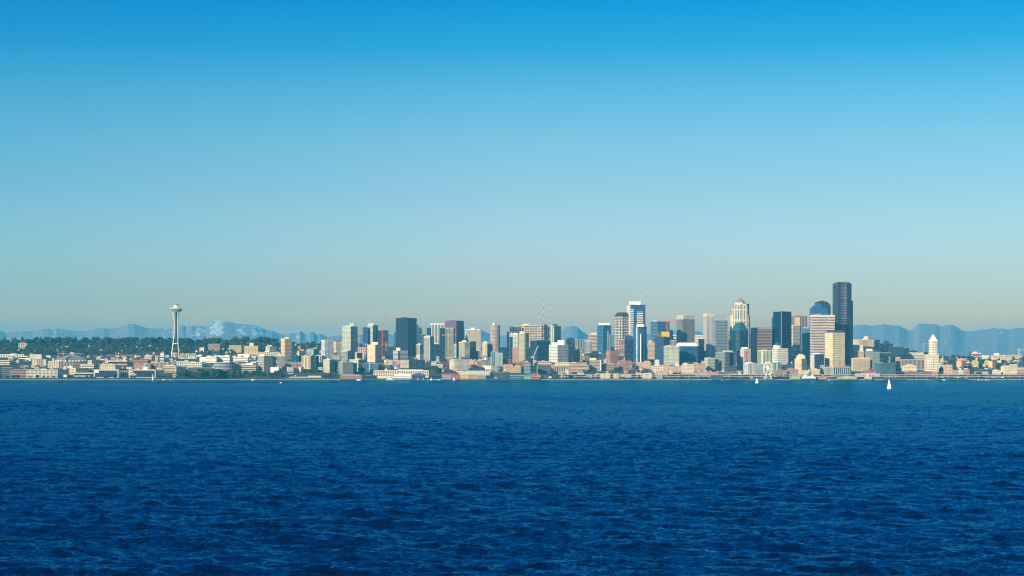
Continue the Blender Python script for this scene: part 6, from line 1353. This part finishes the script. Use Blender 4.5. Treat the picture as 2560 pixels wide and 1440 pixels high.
def infill(n, xa, xb, ra, rb, wmin, wmax, hmin, hmax, weights, noun, name, seed):
    rs = random.Random(seed); made = 0; tries = 0
    keep = [] if name == 'house' or ra > 935 else KEEP
    while made < n and tries < n*25:
        tries += 1
        px = rs.uniform(xa, xb); rb_ = rs.uniform(ra, rb); w_ = rs.uniform(wmin, wmax); h_ = rs.uniform(hmin, hmax)
        Y = solve_depth(px, rb_); turn = rs.random() < .6
        x0 = px-w_/2; x1 = px+w_/2; xs = x0+w_*rs.uniform(.15, .45) if turn else None
        P, wr, wl = plan_of(x0, xs, x1, Y, None if xs else rs.uniform(9, 20))
        if not footprint_free(P, 1.5): continue
        if (118 < px < 228 and 897 < rb_ < 912 and rb_-h_ < 902) or (446 < px < 496 and 896 < rb_ < 914 and rb_-h_ < 899): continue
        if any(a_ < px < b_ and rb_-h_ < t_ for a_, b_, t_ in keep): continue
        cn, ch = rs.choices(COLS, weights)[0]; ft = rs.choice(FEATS)
        ref = min(REFS, key=lambda q: (q[0]-px)**2+(1.3*(q[1]-rb_))**2)
        dx, dy = px-ref[0], rb_-ref[1]
        rl = 'below' if dy > 9 and dy > abs(dx)*.7 else ('above' if dy < -9 and -dy > abs(dx)*.7 else 'beside')
        size = 'tiny' if w_ < 5.5 else ('small' if w_ < 10 else 'broad') if h_ < w_*1.1 else 'upright'
        fw = {'plain': 'flat roofed', 'shed': 'roof shed topped', 'gable': 'gable roofed', 'stepped': 'stepped roof', 'bands': 'window banded'}[ft]
        lab = '%s %s %s %s %s %s' % (size, cn, fw, noun, rl, ref[2])
        if used.get(lab, 0) >= 1:
            if tries < n*18: continue
        used[lab] = 1
        zg = max(2.6, float(min(ground_z(np.array([p[0] for p in P]), np.array([p[1] for p in P]))))); s = Y/F
        take(P); org = P[0]; Q = loc(P, org); H_ = h_*s
        root = empty(name, (org[0], org[1], zg)); tag(root, lab, CAT.get(name, noun), 'low buildings filling the city slope' if name != 'house' else 'houses on the wooded hillsides')
        if ft == 'bands': wm = facade(ch, 'N', 60, 4.5, 1.1, .45)
        elif h_ < 3.2: wm = facade(ch, 'N', 5, 60, .35, .03) if 0 else wallm(ch)
        else: wm = facade(ch, 'N', 5.2, 4.6, .45, .42)
        m = MB(); m.prism(Q, -2.5, H_); m.build('wall', wm, root)
        rc = rs.choice(['8c8880', 'b4aea0', 'd8d2c0', '7a5a4c', '5c6064'])
        if ft == 'gable':
            m = MB(); A, B, C_, D = [(x, y, H_) for x, y in grow(Q, .5)]; hp = 1.8*s if w_ > 4 else 1.2*s
            e0 = ((A[0]+D[0])/2, (A[1]+D[1])/2, H_+hp); e1 = ((B[0]+C_[0])/2, (B[1]+C_[1])/2, H_+hp)
            m.quad(A, B, e1, e0); m.quad(C_, D, e0, e1); m.poly([B, C_, e1]); m.poly([D, A, e0]); m.poly([D, C_, B, A]); m.build('roof', wallm(rs.choice(['6a5048', '8a5444', '55585c', '9a948a'])), root)
        else:
            m = MB(); m.prism(grow(Q, .35), H_-.3, H_+.5, bottom=True); m.build('roof', wallm(rc), root)
        cx = sum(p[0] for p in Q)/4; cy = sum(p[1] for p in Q)/4
        if ft == 'shed': m = MB(); m.box(cx, cy, H_+.5, w_*s*.3, 5, 1.6*s); m.build('roof_shed', wallm(ch), root)
        if ft == 'stepped': m = MB(); m.box(cx+w_*s*.1, cy, H_+.5, w_*s*.5, 7, 2.0*s); m.build('upper_storey', wallm(ch), root)
        made += 1
W_F = [10, 6, 6, 3, 5, 2, 3, 1, 3, 2]
W_L = [12, 8, 4, 4, 3, 2, 4, 1, 1, 1]
infill(190, 0, 700, 888, 930, 4.5, 15, 2.2, 6, W_L, 'building', 'low_building', 1)
infill(60, 640, 960, 872, 930, 4.5, 12, 3, 10, W_L, 'block', 'city_block', 2)
infill(60, 960, 1290, 895, 932, 4.5, 13, 3, 9, [6, 4, 5, 4, 4, 4, 3, 4, 4, 3], 'block', 'city_block', 3)
infill(48, 1290, 1500, 886, 932, 5, 14, 3, 10, [5, 4, 5, 4, 4, 5, 3, 3, 5, 4], 'block', 'city_block', 4)
infill(90, 1500, 1860, 898, 935, 4, 12, 3, 8, [8, 4, 6, 3, 5, 3, 3, 2, 2, 2], 'block', 'brick_building', 5)
infill(44, 1860, 2250, 890, 936, 5, 12, 3, 9, [5, 3, 4, 4, 4, 4, 3, 3, 5, 5], 'block', 'office_building', 6)
infill(80, 2350, 2560, 896, 934, 4.5, 13, 3, 7, W_L, 'building', 'slope_building', 7)
infill(80, 0, 700, 864, 895, 3, 8, 2, 4.5, [8, 9, 3, 2, 4, 2, 2, 1, 1, 1], 'house', 'house', 8)
infill(18, 700, 900, 862, 880, 4, 10, 3, 7, [6, 5, 3, 3, 5, 2, 2, 3, 1, 1], 'house', 'house', 9)
infill(22, 2350, 2560, 894, 912, 3, 8, 2, 4, [8, 9, 3, 2, 4, 2, 2, 1, 1, 1], 'house', 'house', 10)

infill(26, 1440, 1665, 940.5, 945.5, 6, 15, 5, 9, [12, 5, 6, 3, 4, 3, 4, 1, 2, 1], 'waterfront condo', 'condo_building', 11)
infill(34, 1860, 2560, 943.5, 946.5, 4, 13, 1.8, 3.6, W_F, 'quay shed', 'warehouse', 12)
infill(16, 940, 1430, 943.5, 946.5, 4, 11, 2.2, 4.5, W_F, 'quay shed', 'warehouse', 13)

# ------------------------------------------------------------------ trees
def leaf_mat(c, name):
    m, n, l, b = new_mat(name); oi = n.new('ShaderNodeObjectInfo'); tcn = n.new('ShaderNodeTexCoord'); no = n.new('ShaderNodeTexNoise')
    no.inputs['Scale'].default_value = .35; l.new(tcn.outputs['Object'], no.inputs['Vector'])
    ad = n.new('ShaderNodeMath'); ad.operation = 'ADD'; l.new(no.outputs['Fac'], ad.inputs[0]); l.new(oi.outputs['Random'], ad.inputs[1])
    r = n.new('ShaderNodeValToRGB'); e = r.color_ramp.elements; e[0].position = .3; e[0].color = (c[0]*.55, c[1]*.6, c[2]*.8, 1); e[1].position = .95; e[1].color = (c[0]*1.6, c[1]*1.35, c[2]*1.0, 1)
    mh = n.new('ShaderNodeMath'); mh.operation = 'MULTIPLY'; mh.inputs[1].default_value = .6; l.new(ad.outputs[0], mh.inputs[0])
    l.new(mh.outputs[0], r.inputs[0]); l.new(r.outputs[0], b.inputs['Base Color']); b.inputs['Roughness'].default_value = .8
    return m
LEAF = leaf_mat((.05, .082, .036), 'broad_leaves'); NEED = leaf_mat((.03, .062, .04), 'conifer_needles'); BARK = flat((.06, .045, .035), .9)
def clump_mesh(name, seed, conifer=False, n=420, mat=None):
    rs = random.Random(seed); m = MB(); lobes = [(rs.uniform(-.25, .25), rs.uniform(-.25, .25), rs.uniform(.42, .78), rs.uniform(.2, .34)) for _ in range(9)]
    for i in range(n):
        if conifer:
            t = rs.random()**.8; z = .12+.88*t; r = .24*(1-t)**.85*rs.uniform(.75, 1.1)+.012; a = rs.uniform(0, 2*pi)
            p = Vector((r*cos(a), r*sin(a), z-.03*rs.random())); sz = .05*(1-.5*t)
        else:
            lx, ly, lz, lr = rs.choice(lobes); d = Vector((rs.gauss(0, 1), rs.gauss(0, 1), rs.gauss(0, 1))).normalized()
            p = Vector((lx, ly, lz))+d*lr*rs.uniform(.75, 1.02); p.z = max(.14, p.z); sz = rs.uniform(.05, .085)
        u = Vector((rs.gauss(0, 1), rs.gauss(0, 1), rs.gauss(0, 1))).normalized(); v = u.cross(Vector((rs.gauss(0, 1), rs.gauss(0, 1), rs.gauss(0, 1)))).normalized()
        m.quad(tuple(p-u*sz-v*sz), tuple(p+u*sz-v*sz), tuple(p+u*sz+v*sz), tuple(p-u*sz+v*sz))
    return m.mesh(name, mat)
BROAD = [clump_mesh('crown', 20+k, False, 460, LEAF) for k in range(5)]; CONI = [clump_mesh('crown', 40+k, True, 380, NEED) for k in range(3)]
tm = MB(); tm.bar((0, 0, -.06), (0, 0, .55), .05, 0, .03)
for a in range(4): tm.bar((0, 0, .3), (.16*cos(a*1.6), .16*sin(a*1.6), .58), .025, 0, .012)
TRUNK = tm.mesh('trunk', BARK)
NT = [0]
USED_T = {}
def tree_label(px, row, h, wide, conifer, place, refs=None):
    ref = min(REFS, key=lambda q: (q[0]-px)**2+(1.2*(q[1]-row))**2)[2]
    sz = ('short' if h < 7 else 'middling' if h < 11 else 'tall' if h < 16 else 'towering') if not conifer else ('short' if h < 9 else 'tall')
    sh = 'spreading' if wide > 1.28 else 'rounded' if wide > 1.12 else 'narrow'
    return '%s %s %s %s by %s' % (sz, 'pointed' if conifer else sh, 'conifer' if conifer else 'leafy tree', place, ref)
def tree(px, row, hpx, conifer, label, group, wide=1.0, Yf=None):
    if label.startswith('@'): label = tree_label(px, row, hpx, wide, conifer, label[1:])
    Y = Yf or solve_depth(px, row); x = px2x(px, Y); z = max(2.8, float(ground_z(x, Y))); h = hpx*Y/F
    o = empty('conifer_tree' if conifer else 'leafy_tree', (x, Y, z), rnd.uniform(0, 6.28)); tag(o, label, 'tree', group)
    o.scale = (h*wide, h*wide, h)
    link('crown', rnd.choice(CONI if conifer else BROAD), o); link('trunk', TRUNK, o); NT[0] += 1
def hr(x): return float(np.interp(x, HX, HR))
rs = random.Random(77)
g1 = 'trees on the skyline of the wooded hill'
for px, h in ((13, 20), (32, 19), (38, 20), (56, 22), (102, 20), (189, 21), (234, 20), (297, 18), (327, 18), (384, 19), (513, 20), (722, 13), (770, 8)):
    tree(px, hr(px)+2, h, True, '@above the hill skyline', g1)
for i in range(84):
    px = i*8.3+rs.uniform(-3, 3)
    if px > 690: break
    tree(px, hr(px)+rs.uniform(1.5, 4), rs.uniform(9, 19), False, '@on the hill skyline', g1, rs.uniform(.9, 1.6))
g2 = 'trees on the slope of the wooded hill'
for i in range(84):
    px = rs.uniform(0, 700); tree(px, rs.uniform(866, 888), rs.uniform(8, 13), rs.random() < .2, '@among hillside houses', g2, rs.uniform(1, 1.4))
g3 = 'park trees along the shore'
for i in range(17): tree(452+i*8+rs.uniform(-2, 2), rs.uniform(944, 947), rs.uniform(16, 24), False, '@in the shoreline park', g3, rs.uniform(1, 1.2))
for i in range(14): tree(590+i*9+rs.uniform(-3, 3), rs.uniform(938, 945), rs.uniform(7, 15), False, '@along the shore path', g3, rs.uniform(1, 1.3))
for px, row, h in ((826, 942, 6), (812, 944, 5), (818, 943, 5), (806, 943, 5), (775, 932, 8), (760, 931, 7), (795, 932, 9), (782, 933, 7), (745, 931, 6)): tree(px, row, h, False, '@over the park terrace', g3, 1.5)
for px, row, h, lb in ((905, 933, 15, 'large dark round tree before the blue glass grid office'), (930, 932, 9, 'dark green tree at the end of the pier front apartments'), (1078, 927, 12, 'dark round tree beside the cream stepped block'), (1088, 928, 13, 'biggest dark round tree under the dark red brick block'), (1098, 934, 14, 'dark tree above the red roofed pier shed'), (1018, 918, 9, 'dark tree behind the pier front apartments roof'), (1002, 919, 8, 'lower dark tree behind the pier front apartments roof'), (1510, 920, 9, 'dark tree before the teal grey office'), (1540, 929, 10, 'olive green tree by the white curved hall'), (1740, 934, 7, 'olive green tree over the dusty pink block'), (2447, 944, 14, 'bright green tree in front of the viaduct'), (2456, 944, 10, 'dark green tree beside the bright green viaduct tree'), (2430, 885, 12, 'tall dark tree on the ridge before the crimson banded school')):
    tree(px, row, h, False, lb, None, 1.35)
for i in range(30): tree(4+i*15+rs.uniform(-5, 5), rs.uniform(943, 946), rs.uniform(3.5, 8), False, '@along the shore road', g3, rs.uniform(1.1, 1.6))
g4 = 'small trees along the waterfront road'
for i in range(24): tree(1380+i*17+rs.uniform(-5, 5), rs.uniform(941, 946), rs.uniform(5, 9), False, '@between waterfront condos', g4, 1.3)
g5 = 'trees on the far slope past the pointed tower'
for i in range(34): tree(rs.uniform(2345, 2560), rs.uniform(893, 927), rs.uniform(6, 10), rs.random() < .2, '@among far slope houses', g5, 1.3)
for i in range(14): tree(2245+i*7+rs.uniform(-3, 3), hr(2245+i*7)+2, rs.uniform(5, 9), rs.random() < .3, '@on the courthouse ridge', g5, 1.3)

def woods():
    rs = np.random.RandomState(3); base = np.array([v.co[:] for v in BROAD[0].vertices]).reshape(-1, 4, 3)
    V = []
    n = 1300
    for i in range(n):
        u = rs.rand()
        if u < .62:
            px = rs.uniform(-60, 720); lo = 862; hi = 889 if px < 330 else 881
        elif u < .74: px = rs.uniform(700, 960); lo = 861; hi = 880
        elif u < .80: px = rs.uniform(2130, 2350); lo = 873; hi = 900
        else: px = rs.uniform(2335, 2620); lo = 892; hi = 930
        row = rs.uniform(max(lo, hr(px)), hi); Y = solve_depth(px, row); x = px2x(px, Y); z = float(ground_z(x, Y))
        if any(b[0]-3 < x < b[1]+3 and b[2]-4 < Y < b[3]+2 for b in FOOT): continue
        h = rs.uniform(4.5, 9.5 if row < 868 else 6.5)*Y/F; k = rs.choice(len(base), 70, replace=False); q = base[k].copy(); c_ = q.mean(1, keepdims=True); q = c_+(q-c_)*1.9
        a = rs.rand()*6.28; R_ = np.array([[cos(a), -sin(a), 0], [sin(a), cos(a), 0], [0, 0, 1]])
        q = q@R_.T*np.array([h*1.25, h*1.25, h])+np.array([x, Y, z-h*.1]); V.append(q)
    V = np.concatenate(V).reshape(-1, 3).astype(np.float32); nf = len(V)//4
    me = bpy.data.meshes.new('woods'); me.vertices.add(len(V)); me.vertices.foreach_set('co', V.ravel()); me.loops.add(nf*4)
    me.loops.foreach_set('vertex_index', np.arange(nf*4, dtype=np.int32)); me.polygons.add(nf)
    me.polygons.foreach_set('loop_start', np.arange(0, nf*4, 4, dtype=np.int32)); me.polygons.foreach_set('loop_total', np.full(nf, 4, np.int32))
    m, n_, l, b = new_mat('woods_leaves'); ge = n_.new('ShaderNodeNewGeometry'); no = n_.new('ShaderNodeTexNoise'); no.inputs['Scale'].default_value = .035
    l.new(ge.outputs['Position'], no.inputs['Vector']); r = n_.new('ShaderNodeValToRGB'); e = r.color_ramp.elements
    e[0].position = .35; e[0].color = (.028, .05, .026, 1); e[1].position = .65; e[1].color = (.065, .088, .038, 1)
    l.new(no.outputs['Fac'], r.inputs[0]); l.new(r.outputs[0], b.inputs['Base Color']); b.inputs['Roughness'].default_value = .85
    me.materials.append(m); me.update(calc_edges=True)
    tag(link('woods', me), 'dense dark green woods covering the hillsides', kind='stuff')
woods()
build_haze()
